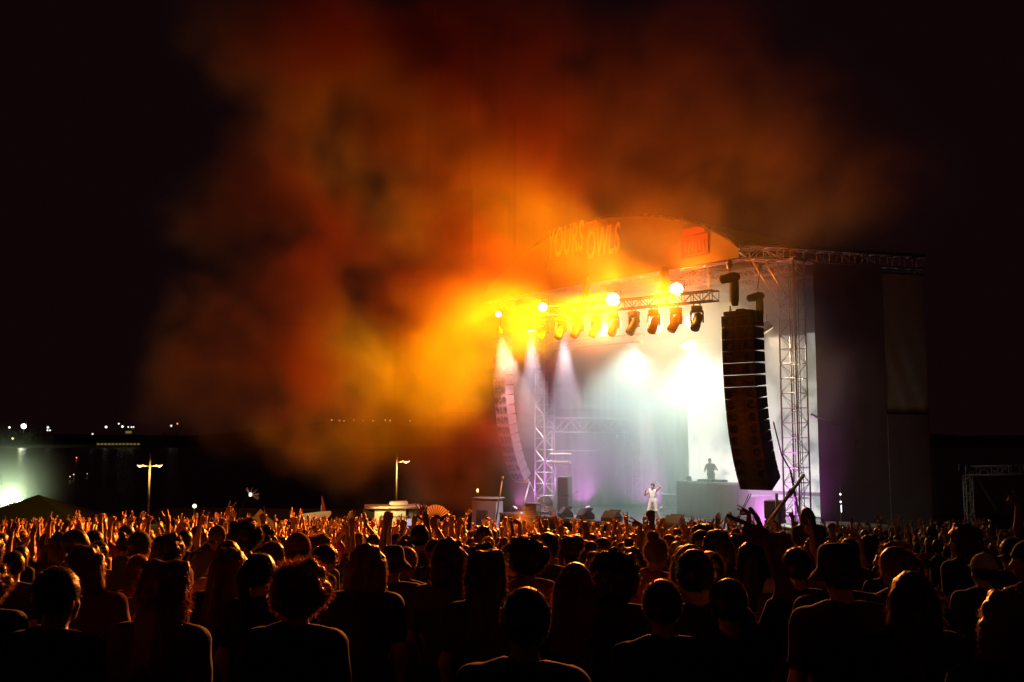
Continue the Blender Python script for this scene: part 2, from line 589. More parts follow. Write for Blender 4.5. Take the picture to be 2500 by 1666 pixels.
S0, S1, Z0, Z1 = 2.9, 12.1, 2.9, 10.9
NPX, NPZ = 12, 10
tile = MB().bbox((0, 0, 0), ((S1 - S0) / NPX - .006, .08, (Z1 - Z0) / NPZ - .006), .004).mesh('screen_tile')
tile.materials.append(ml)
for i in range(NPX):
    for j in range(NPZ):
        me = MB().box(L(S0 + (i + .5) * (S1 - S0) / NPX, 0, Z0 + (j + .5) * (Z1 - Z0) / NPZ), ((S1 - S0) / NPX - .006, .08, (Z1 - Z0) / NPZ - .006)).mesh('panel')
        me.materials.append(M['black_plastic']); me.materials.append(ml)
        for f_ in me.polygons:
            if f_.normal.y < -.9: f_.material_index = 1
        link('panel', me, t)
fm = MB()
for i in range(NPX + 1):
    fm.tube(L(S0 + i * (S1 - S0) / NPX, .12, DECK), L(S0 + i * (S1 - S0) / NPX, .12, Z1 + .3), .03, 5)
fm.box(L((S0 + S1) / 2, .1, Z1 + .2), (S1 - S0, .12, .14)).build('screen_frame', M['black_metal'], t)
# lower strip screen, near side, seen under the right speaker column
t = stage_thing('strip_screen', 'low pale strip screen glowing under the right speaker column', 'video screen', 0, 10.6, 0)
for i in range(5):
    for j in range(2):
        me = MB().box(L(2.75 + i * .74, 0, 2.0 + j * .5), (.73, .08, .48)).mesh('panel')
        me.materials.append(M['black_plastic']); me.materials.append(ml)
        for f_ in me.polygons:
            if f_.normal.y < -.9: f_.material_index = 1
        link('panel', me, t)
MB().box(L(4.23, .08, 2.24), (3.8, .06, 1.1)).build('screen_frame', M['black_metal'], t)

# ================================================================== line arrays
def line_array(s, v, ztop, nbox, label, bw=1.36, bd=.92, bh=.47, curve=(0, 3.2), yaw=0.0, group='line array speaker columns', paint='speaker', gr='black_plastic'):
    """boxes hung one under the other; local -y is the front face, hinged along the front edge"""
    r = stage_thing('line_array', label, 'speaker column', s, v, 0, yaw, group)
    MB().bbox((0, 0, ztop + .1), (bw * .9, bd * .95, .16), .03).bbox((0, 0, ztop + .22), (bw * .25, bd * .5, .1), .02).build('fly_frame', M['black_metal'], r)
    p = Vector((0, -bd / 2, ztop))
    ang = R(1.0)
    for k in range(nbox):
        f = k / (nbox - 1)
        rot = Matrix.Rotation(ang, 3, 'X')          # front tips down as the column curves
        c = p + rot @ Vector((0, bd / 2, -bh / 2))
        b_ = MB()
        # trapezoid side profile: tall front, shorter back
        hf, hb = bh - .012, bh * .80
        prof = [Vector((0, -bd / 2, -hf / 2)), Vector((0, bd / 2, -hb / 2)), Vector((0, bd / 2, hb / 2)), Vector((0, -bd / 2, hf / 2))]
        prof = [rot @ q for q in prof]
        b_.prism(prof, c - Vector((bw / 2, 0, 0)), c + Vector((bw / 2, 0, 0)))
        bo = b_.build('speaker_box', M[paint], r)
        for sgn in (-1, 1):
            MB().lathe([(.02, 0), (.17, 0), (.185, .012), (.19, .0)], c + rot @ Vector((sgn * bw * .31, -bd / 2 - .006, 0)), rot @ Matrix.Rotation(R(90), 3, 'X'), 16).build('cone_grille', M[gr], bo, True)
        for zz in (-1, 1):
            MB().bbox(c + rot @ Vector((0, -bd / 2 - .008, zz * bh * .2)), (bw * .16, .02, bh * .3), .006, rot).build('horn_slot', M['black_plastic'], bo)
        p = p + rot @ Vector((0, 0, -bh))
        ang += R(curve[0] + (curve[1] - curve[0]) * f)
    hd = MB()
    for sgn in (-1, 1):
        hd.tube((sgn * bw / 2, -.2, ztop + .15), (sgn * bw / 2, -.2, ztop - .3), .02, 5)
    hd.build('rigging_plate', M['steel'], r)
    return r, p, ang
pt = at(1812, 772, 39.0)
la_r, pe_r, ae_r = line_array(0, 0, pt.z, 15, 'black curved speaker column hanging in front of the bright screen', curve=(.1, 4.3), yaw=R(10))
la_r.location = (pt.x, pt.y, 0)
pt2 = at(1226, 820, 54.2)
la_l, pe_l, ae_l = line_array(0, 0, pt2.z, 15, 'pale curved speaker column in the orange smoke left of the stage', bw=.92, bd=.6, bh=.545, curve=(.1, 4.6), yaw=R(6), paint='speaker_lit', gr='grille')
la_l.location = (pt2.x, pt2.y, 0)
q = Matrix.Rotation(ANG + R(6), 3, 'Z')
MB().box(pe_l + Vector((0, .25, -.02)), (.9, .25, .07), Matrix.Rotation(ae_l, 3, 'X')).build('yellow_strap', M['yellow'], la_l)

# chain hoists in black rain bags
def hoist(p_hook, p_beam, sc_, label, flip):
    r = empty('chain_hoist', p_hook, 0, label, 'chain hoist', 'chain hoists over the right speaker column')
    top = p_beam - p_hook
    MB().tube((0, 0, .4), (top.x, top.y, top.z - .2), .012, 5).tube((.06 * flip, 0, 1.5), (top.x + .06, top.y, top.z - .2), .012, 5).build('chain', M['black_metal'], r)
    MB().lathe([(.02, -.2), (.1, -.14), (.12, 0), (.1, .14), (.03, .2)], (top.x, top.y, top.z - .1), None, 10).build('pulley', M['black_metal'], r, True)
    bag = MB()
    prof = [(.30, 0), (.40, .3), (.42, 1.0), (.40, 1.45), (.25, 1.62), (.05, 1.68)]
    bag.lathe([(a * sc_ * .62, z * sc_) for a, z in prof], (.28 * sc_ * flip, 0, .25), None, 14)
    bag.build('chain_bag', M['black_cloth'], r, True)
    hd = MB()
    hd.lathe([(.12 * sc_, -.62 * sc_), (.24 * sc_, -.5 * sc_), (.28 * sc_, -.1 * sc_), (.30 * sc_, .3 * sc_), (.2 * sc_, .56 * sc_), (.05, .62 * sc_)], (0, 0, 1.62 * sc_ + .25), Matrix.Rotation(R(78 if flip > 0 else 100), 3, 'Y'), 14)
    hd.build('motor_cover', M['black_cloth'], r, True)
    MB().lathe([(.02, -.12), (.06, -.05), (.04, .03), (.05, .12)], (0, 0, .12), None, 8).build('hook', M['steel'], r, True)
    return r
hoist(at(1783, 762, 39.0), at(1781, 640, 39.6), .68, 'left black bagged chain hoist above the right speaker column', 1)
hoist(at(1846, 798, 39.3), at(1854, 648, 40.6), .58, 'small black bagged chain hoist at the right column\'s rear corner', 1)

# ================================================================== front lighting truss with amber lamps
TA, TB = S(1.0, -.3, 11.42), S(13.4, -.3, 11.85)
t = empty('lighting_truss', (0, 0, 0), 0, 'front lighting truss under the banner carrying amber lamps', 'truss')
truss_parts(t, TA, TB, .42, .42, .5, .035, .018, m='black_metal')
def tpos(px):
    """point on the front truss line seen at photograph column px"""
    k = (px - 1250) / F
    d = TB - TA
    f = (k * TA.y - TA.x) / (d.x - k * d.y)
    return TA + d * f
for px in (1420, 1625, 1735):
    p = tpos(px)
    MB().tube(p, p + Vector((0, 0, 1.35)), .02, 5).build('hanger', M['steel'], t)
for px in (1431, 1624):
    p = tpos(px)
    MB().lathe([(.05, -.5), (.16, -.45), (.2, .1), (.18, .5), (.06, .56)], p + Vector((.05, .1, .95)), None, 10).build('motor_bag', M['black_cloth'], t, True)

M['lens'] = glow('amber_lens', (1, .80, .42), 14)
M['lens_dim'] = glow('lens_dim', (.75, .85, 1.0), 2.0)
M['lens_off'] = mat('lens_glass', (.05, .05, .06), .1)
AMBER = (1.0, .40, .022)
RED = (1.0, .15, .012)

def blinder(px, py, dv, energy, aim, ang, rad, label, lens):
    """round floodlight on the truss; local -z is the beam"""
    k = (px - 1250) / F
    o = PR + V * dv
    s = (o.x - k * o.y) / (k * U.y - U.x)
    p = o + U * s
    p = at(px, py, p.y)
    r = empty('amber_lamp', p, 0, label, 'stage lamp', 'lit amber lamps along the front truss')
    d = (Vector(aim) - p).normalized()
    qm = d.to_track_quat('-Z', 'Y').to_matrix()
    MB().lathe([(rad * .5, .42), (rad * .75, .36), (rad * .95, .1), (rad * 1.08, 0), (rad * 1.08, -.05), (rad * .98, -.05)], (0, 0, 0), qm, 16).build('housing', M['black_metal'], r, True)
    MB().lathe([(.01, 0), (rad * .7, 0), (rad * .95, .02), (rad * .96, .03)], qm @ Vector((0, 0, -.075)), qm, 18).build('lens', lens, r, True)
    yk = MB()
    yk.path([qm @ Vector((rad * 1.15, 0, .1)), Vector((qm @ Vector((rad * 1.15, 0, .1))).to_tuple()) + Vector((0, 0, .35)), Vector((qm @ Vector((-rad * 1.15, 0, .1))).to_tuple()) + Vector((0, 0, .35)), qm @ Vector((-rad * 1.15, 0, .1))], .02, 5)
    yk.build('yoke', M['black_metal'], r)
    return r, p, d
# ------------------------------------------------------------------ amber lamps (their own light and the added red, banner and crowd spots travel with them)
KA = 1.0
YEL = (1.0, .88, .005)
RED = (1.0, .18, .008)
lamps = [
    # px, py, dv, lens radius, aim, energy amber, energy red, crowd, cone, label
    (1218, 767, -.5, .15, (-6, 50, 8.2), 350, 300, 0, 95, 'small farthest amber lamp at the far end of the front truss'),
    (1326, 750, -.5, .22, (-5, 53, 8.6), 7500, 4200, 120000, 66, 'second amber lamp from the left along the front truss'),
    (1497, 731, -.5, .30, (-5.6, 52, 9.9), 62000, 11000, 130000, 52, 'largest amber lamp glaring at the middle of the front truss'),
    (1652, 706, -.5, .28, (-3.2, 48.5, 18.0), 36000, 2200, 100000, 42, 'amber lamp nearest the right end of the front truss'),
]
CROWD_AIM = {1326: (-10, 27, 1), 1497: (-8, 24, 1), 1652: (-8, 22, 1)}
for px, py, dv, rad, aim, ea, er, ec, cone, lab in lamps:
    face = {1218: (-8, 30, 4), 1326: (-5, 24, 3), 1497: (-2, 18, 3), 1652: (1, 14, 3)}[px]
    r, p, df = blinder(px, py, dv, ea, face, 150, rad, lab, M['lens'])
    d = (Vector(aim) - p).normalized()
    add_light('amber_light', 'SPOT', r, df * .22, df * .22 + d * 5, YEL if px < 1600 else (1.0, .56, .008), ea * KA, cone, .9, .2)
    add_light('red_fill_light', 'SPOT', r, df * .24 + Vector((0, -.05, .06)), (d * 5 + Vector((0, 0, 2))) if px < 1600 else Vector((1.0, -2.6, 5)), RED, er * KA, 165, .5, .25)  # extra red spot added to redden the outer smoke
    add_light('banner_fill_light', 'SPOT', r, df * .3 + Vector((0, -.1, 0)), df * 5, AMBER, 800, 172, .3, .3)  # weak wide spot added to warm the banner
    if ec:
        dc = (Vector(CROWD_AIM[px]) - p).normalized()
        add_light('crowd_fill_light', 'SPOT', r, df * .26 - Vector((0, 0, .03)), dc * 5, (1.0, .22, .016), ec * KA, 72, 1.0, .25)  # extra spot added to rim light the crowd

# ------------------------------------------------------------------ moving heads hanging under the truss
def head_fixture():
    r = empty('moving_head', (0, 0, 0), ANG, 'x', 'stage lamp', 'dark moving heads hanging from the front truss')
    MB().bbox((0, 0, -.12), (.42, .36, .18), .03).tube((-.12, 0, 0), (-.12, 0, .12), .03, 6).tube((.12, 0, 0), (.12, 0, .12), .03, 6).build('base', M['black_plastic'], r)
    y = MB()
    y.bbox((0, 0, -.25), (.5, .18, .09), .02)
    for sgn in (-1, 1): y.bbox((.24 * sgn, 0, -.48), (.06, .2, .48), .02)
    y.build('yoke', M['black_plastic'], r)
    h = MB()
    h.lathe([(.10, .34), (.17, .26), (.19, .05), (.17, -.12), (.20, -.22), (.19, -.42), (.17, -.44)], (0, 0, -.62), Matrix.Rotation(R(-32), 3, 'X') @ Matrix.Rotation(R(12), 3, 'Y'), 14)
    ho = h.build('lamp_head', M['black_plastic'], r, True)
    MB().lathe([(.01, -.455), (.12, -.455), (.16, -.45)], (0, 0, -.62), Matrix.Rotation(R(-32), 3, 'X') @ Matrix.Rotation(R(12), 3, 'Y'), 14).build('lens', M['lens_off'], ho)
    return r
hf = head_fixture()
hpx = [(1330, 0), (1371, 20), (1412, 5), (1457, -8), (1502, 25), (1550, -5), (1600, 30), (1653, -4), (1705, 35)]
ordn = ['farthest', 'second farthest', 'third farthest', 'fourth farthest', 'middle', 'fourth nearest', 'third nearest', 'second nearest', 'nearest']
for i, (px, rz) in enumerate(hpx):
    o = hf if i == 0 else copy_tree(hf)
    p = tpos(px)
    o.location = p + Vector((0, 0, -.33))
    o.rotation_euler = (0, 0, ANG + R(rz))
    o.scale = (1.05,) * 3
    if i == 5:
        sp = S(7.49, 2.87, DECK + 1.2)
        dl = (Matrix.Rotation(-(ANG + R(rz)), 3, 'Z') @ (sp - p)).normalized()
        add_light('singer_key_light', 'SPOT', o, Vector((0, 0, -.62)) + dl * .75, Vector((0, 0, -.62)) + dl * 5, (1.0, .93, .86), 9000, 13, .5, .12)  # key light added for the singer, the head's own lens stays dark
    o['label'] = f'{ordn[i]} dark moving head hanging under the front lighting truss'

# ------------------------------------------------------------------ mid and rear trusses with white and lilac lamps
WHITE = (1.0, .82, .45)
COOL = (.62, 1.0, .88)
LILAC = (.95, .84, .98)
PURPLE = (.74, .16, .80)
for nm, s0, s1, v, z, lab in (('rear_truss', 1.0, 16.0, 8.8, 11.2, 'rear lighting truss deep in the white haze'),
                              ('mid_truss', 9.0, 16.4, 3.9, 10.6, 'short lighting truss in the smoke left of the stage opening')):
    t = stage_thing('lighting_truss', lab, 'truss', 0, 0, 0)
    truss_parts(t, L(s0, v, z), L(s1, v, z), .4, .4, .5, .03, .016, m='alu_dull')
def wash(px, py, v, energy, col, aim, ang, label, rad=.16, blend=.6, lens=3.0, tilt=None):
    k = (px - 1250) / F
    o = PR + V * v
    s = (o.x - k * o.y) / (k * U.y - U.x)
    p = o + U * s
    p = at(px, py, p.y)
    r = empty('wash_lamp', p, 0, label, 'stage lamp', 'lit wash lamps on the rear trusses')
    d = (Vector(aim) - p).normalized()
    qm = d.to_track_quat('-Z', 'Y').to_matrix()
    MB().lathe([(rad * .4, .34), (rad * .8, .28), (rad, .05), (rad * 1.08, -.04), (rad * .98, -.04)], (0, 0, 0), qm, 14).build('housing', M['black_metal'], r, True)
    lm = glow('wash_lens', col, lens)
    MB().lathe([(.01, -.06), (rad * .7, -.06), (rad * .95, -.05)], (0, 0, 0), qm, 14).build('lens', lm, r, True)
    yk = MB()
    yk.tube((0, 0, .1), (0, 0, .7), .025, 6)
    yk.build('bracket', M['black_metal'], r)
    add_light('wash_light', 'SPOT', r, d * .16, d * 5, col, energy, ang, blend, rad * .8)
    return r
KW = 5.6
wash(1222, 814, -.4, 1500 * KW, (1.0, .90, .80), at(1262, 1040, 53.6), 40, 'lilac lamp with a beam at the top of the left speaker column', .2, .4, 12)
wash(1296, 806, 2.2, 950 * KW, LILAC, at(1312, 1225, 52.6), 30, 'lilac lamp beaming down beside the left lattice tower', .2, .4, 8)
wash(1376, 804, 1.2, 1300 * KW, LILAC, at(1388, 1235, 51.4), 30, 'lilac lamp beaming down right of the left lattice tower', .2, .4, 6)
wash(1476, 806, 5.0, 1700 * KW, WHITE, (1, 14, 1), 84, 'white lamp glowing in haze under the largest amber lamp', .42, .8, 6)
wash(1600, 794, 5.5, 1700 * KW, WHITE, (1, 14, 1), 84, 'white lamp glowing in haze behind the middle moving heads', .46, .8, 6)
wash(1689, 786, 5.5, 1700 * KW, WHITE, (1, 14, 1), 84, 'white lamp glowing in haze left of the right speaker column', .40, .8, 6)
wash(1683, 842, 8.6, 2300 * KW, COOL, S(4, 4.5, 0), 96, 'low white lamp glowing above the upper corner of the video screen', .42, .8, 5)
wash(1545, 838, 8.6, 2300 * KW, COOL, S(10.2, 4.2, 0), 100, 'low white lamp in haze above the singer', .34, .8, 4)
wash(1430, 842, 8.6, 4200 * KW, LILAC, S(13, 4, 0), 96, 'dim white lamp in haze above the far side truss', .28, .8, 3)
wash(1872, 806, 2.4, 120 * KW, WHITE, wing(13.2) + Vector((0, .4, 6.5)), 110, 'white lamp between right speaker column and right tower, placed to light the scrim', .3, .8, 5)  # set beside the tower so the scrim gets a lit gradient

# purple floor lamps
def floor_lamp(s, v, aim, energy, col, label, ang=100):
    p = S(s, v, DECK + .22)
    r = empty('floor_lamp', p, 0, label, 'floor lamp', 'purple floor lamps on the stage')
    d = (Vector(aim) - p).normalized()
    qm = d.to_track_quat('-Z', 'Y').to_matrix()
    MB().lathe([(.06, .2), (.12, .16), (.14, 0), (.15, -.04), (.13, -.04)], (0, 0, 0), qm, 12).build('housing', M['black_metal'], r, True)
    MB().lathe([(.01, -.05), (.1, -.05), (.13, -.045)], (0, 0, 0), qm, 12).build('lens', glow('purple_lens', col, 2.0), r)
    MB().bbox((0, 0, -.19), (.3, .2, .05), .01).tube((-.17, 0, -.17), (-.17, 0, 0), .015, 5).tube((.17, 0, -.17), (.17, 0, 0), .015, 5).build('floor_stand', M['black_metal'], r)
    add_light('purple_light', 'SPOT', r, d * .12, d * 5, col, energy, ang, .8, .12)
floor_lamp(14.3, 5.2, S(14.6, 3.6, 7), 800, PURPLE, 'purple floor lamp behind the left side speaker stack', 120)
floor_lamp(16.6, 2.0, S(14.5, 3.0, 5), 300, PURPLE, 'purple floor lamp at the far front corner of the stage', 130)
floor_lamp(1.2, 3.0, S(-1.5, 1.0, 5), 1800, PURPLE, 'purple floor lamp behind the right speaker column', 120)
floor_lamp(11.5, 8.0, S(13, 6, 6), 1000, PURPLE, 'purple floor lamp at the back of the stage', 120)

# ================================================================== the smoke
def vol_mat(name, dens, g):
    """brownish smoke outside, neutral theatre fog inside the stage"""
    m = bpy.data.materials.new(name); m.use_nodes = True
    m.cycles.volume_sampling = 'EQUIANGULAR'
    nt = m.node_tree; N = nt.nodes.new; LK = nt.links.new
    nt.nodes.remove(nt.nodes['Principled BSDF'])
    out = nt.nodes['Material Output']
    at_ = N('ShaderNodeAttribute'); at_.attribute_name = 'density'
    mu = N('ShaderNodeMath'); mu.operation = 'MULTIPLY'; mu.inputs[1].default_value = dens
    LK(at_.outputs['Fac'], mu.inputs[0])
    ge = N('ShaderNodeNewGeometry')
    dt = N('ShaderNodeVectorMath'); dt.operation = 'DOT_PRODUCT'; dt.inputs[1].default_value = tuple(V)
    LK(ge.outputs['Position'], dt.inputs[0])
    mr = N('ShaderNodeMapRange'); mr.interpolation_type = 'SMOOTHSTEP'
    v0 = PR.dot(V)
    mr.inputs['From Min'].default_value = v0 - 1.0; mr.inputs['From Max'].default_value = v0 + 2.0
    LK(dt.outputs['Value'], mr.inputs['Value'])
    sx = N('ShaderNodeSeparateXYZ'); LK(ge.outputs['Position'], sx.inputs[0])
    mz = N('ShaderNodeMapRange'); mz.interpolation_type = 'SMOOTHSTEP'
    mz.inputs['From Min'].default_value = 15.0; mz.inputs['From Max'].default_value = 13.0
    LK(sx.outputs[2], mz.inputs['Value'])
    ds = N('ShaderNodeVectorMath'); ds.operation = 'DOT_PRODUCT'; ds.inputs[1].default_value = tuple(U)
    LK(ge.outputs['Position'], ds.inputs[0])
    ms = N('ShaderNodeMapRange'); ms.interpolation_type = 'SMOOTHSTEP'
    s0 = PR.dot(U)
    ms.inputs['From Min'].default_value = s0 + 18.5; ms.inputs['From Max'].default_value = s0 + 15.0
    LK(ds.outputs['Value'], ms.inputs['Value'])
    a1 = N('ShaderNodeMath'); a1.operation = 'MULTIPLY'; LK(mr.outputs[0], a1.inputs[0]); LK(mz.outputs[0], a1.inputs[1])
    ins = N('ShaderNodeMath'); ins.operation = 'MULTIPLY'; LK(a1.outputs[0], ins.inputs[0]); LK(ms.outputs[0], ins.inputs[1])
    mx = N('ShaderNodeMix'); mx.data_type = 'RGBA'
    mx.inputs['A'].default_value = (.95, .76, .26, 1); mx.inputs['B'].default_value = (.97, .96, .93, 1)  # warm outer tint stands in for amber light and drops stray blue
    LK(ins.outputs[0], mx.inputs['Factor'])
    sc_ = N('ShaderNodeVolumeScatter'); sc_.inputs['Anisotropy'].default_value = g
    LK(mx.outputs['Result'], sc_.inputs['Color']); LK(mu.outputs[0], sc_.inputs['Density'])
    ab = N('ShaderNodeVolumeAbsorption'); ab.inputs['Color'].default_value = (1.0, .30, .08, 1)  # takes out green and blue so amber light reddens with distance
    iv = N('ShaderNodeMath'); iv.operation = 'MULTIPLY_ADD'; iv.inputs[1].default_value = -1.3; iv.inputs[2].default_value = 1.35
    LK(ins.outputs[0], iv.inputs[0])
    m2 = N('ShaderNodeMath'); m2.operation = 'MULTIPLY'; LK(mu.outputs[0], m2.inputs[0]); LK(iv.outputs[0], m2.inputs[1])
    LK(m2.outputs[0], ab.inputs['Density'])
    ad = N('ShaderNodeAddShader'); LK(sc_.outputs[0], ad.inputs[0]); LK(ab.outputs[0], ad.inputs[1])
    LK(ad.outputs[0], out.inputs['Volume'])
    return m

class GN:
    def __init__(s, name):
        s.g = bpy.data.node_groups.new(name, 'GeometryNodeTree')
        s.g.interface.new_socket('Geometry', in_out='OUTPUT', socket_type='NodeSocketGeometry')
        s.out = s.g.nodes.new('NodeGroupOutput')
    def n(s, t, **kw):
        x = s.g.nodes.new(t)
        for k, v in kw.items(): setattr(x, k, v)
        return x
    def put(s, sock, v):
        if hasattr(v, 'is_linked') or hasattr(v, 'links'): s.g.links.new(v, sock)
        else: sock.default_value = v
    def math(s, op, a, b=0.0, c=None):
        x = s.n('ShaderNodeMath', operation=op)
        s.put(x.inputs[0], a); s.put(x.inputs[1], b)
        if c is not None: s.put(x.inputs[2], c)
        return x.outputs[0]
    def vec(s, op, a, b=(0, 0, 0)):
        x = s.n('ShaderNodeVectorMath', operation=op)
        s.put(x.inputs[0], a)
        if op == 'SCALE': s.put(x.inputs['Scale'], b)
        elif op not in ('LENGTH',): s.put(x.inputs[1], b)
        return x.outputs['Value'] if op in ('LENGTH', 'DOT_PRODUCT') else x.outputs['Vector']
    def smooth(s, v, a, b, lo=0.0, hi=1.0):
        x = s.n('ShaderNodeMapRange', interpolation_type='SMOOTHSTEP')
        s.put(x.inputs['Value'], v)
        x.inputs['From Min'].default_value = a; x.inputs['From Max'].default_value = b
        x.inputs['To Min'].default_value = lo; x.inputs['To Max'].default_value = hi
        return x.outputs['Result']

def yv(px, v):
    k = (px - 1250) / F
    return (v + PR.dot(V)) / (k * V.x + V.y)
def px_r(rpx, Y): return rpx / F * Y
# billows: px, py, depth, radius in photo pixels (x, y), depth radius m, density
PUFFS = [
    (985, 880, 52, 200, 230, 4.5, 1.35), (1060, 800, 52, 160, 170, 4.0, .9), (905, 950, 52, 140, 140, 4.0, 1.0),
    (1010, 1040, 52, 190, 140, 4.0, .7), (1130, 880, 52, 130, 240, 3.0, .9), (1140, 1090, 52, 170, 170, 3.0, .75), (1000, 1130, 52, 190, 120, 3.0, .45),
    (1180, 650, 47, 200, 120, 3.0, .65), (1050, 650, 49, 160, 140, 4.0, .9), (950, 730, 52, 150, 150, 4.0, .95),
    (1190, 540, 48, 130, 130, 3.5, .8), (1120, 480, 49, 140, 150, 4.0, 1.0), (1060, 310, 48, 130, 130, 4.0, 1.15), (1260, 400, 49, 220, 220, 4.5, .6),
    (940, 190, 49, 280, 220, 5.0, .8), (760, 90, 46.5, 230, 200, 5.0, .75), (1130, 110, 50, 320, 240, 5.5, .65),
    (720, 400, 46.5, 200, 210, 5.0, .65), (580, 500, 46.5, 170, 160, 4.5, .7), (820, 560, 46.5, 190, 190, 5.0, .75),
    (740, 700, 46.5, 180, 160, 5.0, .75), (630, 830, 46.5, 180, 160, 4.5, .65), (510, 880, 46.5, 150, 170, 4.0, .55),
    (750, 900, 46.5, 180, 180, 4.5, .8), (690, 1020, 46.5, 180, 110, 4.0, .5), (850, 1060, 52, 180, 90, 4.0, .4),
    (1400, 450, yv(1400, -2.4), 320, 240, 2.4, .5), (1450, 240, yv(1450, -3), 380, 300, 3.0, .45), (1680, 430, yv(1680, -2.4), 320, 260, 2.4, .5), (1880, 480, yv(1880, -2.4), 290, 260, 2.4, .38),
    (1720, 220, yv(1720, -3), 340, 270, 3.0, .35), (2040, 460, yv(2040, -2.2), 260, 280, 2.4, .22),
    (1320, 650, yv(1320, -1.6), 190, 120, 2.0, .3), (1500, 630, yv(1500, -1.4), 220, 110, 1.6, .03), (1290, 780, 47.5, 200, 110, 2.0, .3), (1480, 760, 44.0, 220, 100, 1.5, .28),
    (1990, 830, 40.2, 170, 360, .9, .5), (1216, 1284, 38, 40, 42, .7, 1.6),
]
def build_smoke():
    g = GN('smoke_field')
    P = g.n('GeometryNodeInputPosition').outputs[0]
    def noise(vec, scale, det, rough=.55, dist=0.0):
        x = g.n('ShaderNodeTexNoise')
        g.put(x.inputs['Vector'], vec)
        x.inputs['Scale'].default_value = scale; x.inputs['Detail'].default_value = det
        x.inputs['Roughness'].default_value = rough
        x.inputs['Distortion'].default_value = dist
        return x
    # curl-like drift of the sampling position
    w1 = noise(P, .11, 3.0)
    wv = g.vec('SCALE', g.vec('SUBTRACT', w1.outputs['Color'], (.5, .5, .5)), 11.0)
    PW = g.vec('ADD', P, wv)
    tot = None
    for px, py, Y, rx, ry, rd, wgt in PUFFS:
        c = at(px, py, Y)
        d = g.vec('SUBTRACT', PW, tuple(c))
        flat = .6 if rd > 2.9 else 1.0           # the plume is a drifting sheet, thinner than it is wide
        d = g.vec('MULTIPLY', d, (1 / px_r(rx, Y), 1 / (rd * flat), 1 / px_r(ry, Y)))
        v = g.smooth(g.vec('LENGTH', d), 1.2, .2, 0.0, wgt * (1.7 if rd > 2.9 else 1.0))
        tot = v if tot is None else g.math('MAXIMUM', g.math('MULTIPLY', g.math('MAXIMUM', tot, v), 1.0), g.math('MULTIPLY', g.math('ADD', tot, v), .72))
    PS = g.vec('MULTIPLY', P, (1, .5, 1))
    n1 = noise(g.vec('ADD', PS, g.vec('SCALE', wv, .5)), .20, 6.0, .58, .45).outputs['Fac']
    n2 = noise(g.vec('ADD', PS, (31, 7, 3)), .55, 4.0, .62, .4).outputs['Fac']
    nn = g.math('ADD', g.math('MULTIPLY', n1, .8), g.math('MULTIPLY', n2, .2))
    shape = g.smooth(g.math('ADD', nn, g.math('MULTIPLY', tot, .10)), .43, .57)
    plume = g.math('MULTIPLY', tot, g.math('ADD', g.math('MULTIPLY', shape, 1.05), .24))
    # haze filling the stage: a soft box in the stage frame
    q = g.vec('SUBTRACT', P, tuple(PR))
    s_ = g.vec('DOT_PRODUCT', q, tuple(U)); v_ = g.vec('DOT_PRODUCT', q, tuple(V))
    z_ = g.n('ShaderNodeSeparateXYZ'); g.put(z_.inputs[0], P); z_ = z_.outputs[2]
    def band(x, a, b, c, d):
        return g.math('MULTIPLY', g.smooth(x, a, b), g.smooth(x, d, c))
    hz = g.math('MULTIPLY', band(s_, -2.6, -.6, 15.5, 18.5), band(v_, -1.0, 3.0, 11.0, 13.0))
    hz = g.math('MULTIPLY', hz, band(z_, 1.0, 2.4, 11.8, 13.3))
    n3 = noise(g.vec('ADD', P, (5, 5, 5)), .22, 4.0).outputs['Fac']
    hz = g.math('MULTIPLY', hz, g.smooth(n3, .25, .7, .35, 1.25))
    hz = g.math('MULTIPLY', hz, g.smooth(v_, 2.0, 6.0, .9, 1.1))
    hz = g.math('MULTIPLY', hz, g.smooth(z_, 3.0, 11.0, .75, 1.6))
    hz = g.math('MULTIPLY', hz, HAZE)
    fr_ = g.math('MULTIPLY', band(s_, -.5, 3.0, 16.0, 20.0), band(v_, -3.2, -.8, .4, 2.6))
    fr_ = g.math('MULTIPLY', g.math('MULTIPLY', fr_, band(z_, 8.0, 10.8, 11.9, 13.4)), g.smooth(s_, -1, 14, .10, .11))
    dens = g.math('ADD', g.math('ADD', plume, hz), fr_)
    vc = g.n('GeometryNodeVolumeCube')
    g.put(vc.inputs['Density'], dens)
    vc.inputs['Background'].default_value = 0
    lo, hi = (-22, 33, -.5), (20, 60, 33)
    vox = .23
    vc.inputs['Min'].default_value = lo; vc.inputs['Max'].default_value = hi
    for i, k in enumerate(('X', 'Y', 'Z')):
        vc.inputs['Resolution ' + k].default_value = int((hi[i] - lo[i]) / vox)
    sm = g.n('GeometryNodeSetMaterial')
    g.g.links.new(vc.outputs[0], sm.inputs[0])
    sm.inputs['Material'].default_value = vol_mat('stage_smoke', .19, .15)
    g.g.links.new(sm.outputs[0], g.out.inputs[0])
    o = MB().box(((lo[0] + hi[0]) / 2, 48, 16), (1, 1, 1)).build('smoke', M['white'])
    md = o.modifiers.new('smoke_field', 'NODES')
    md.node_group = g.g
    o['kind'] = 'stuff'
    o['label'] = 'orange lit stage smoke drifting left and up over the roof'
    return o
HAZE = .74
build_smoke()
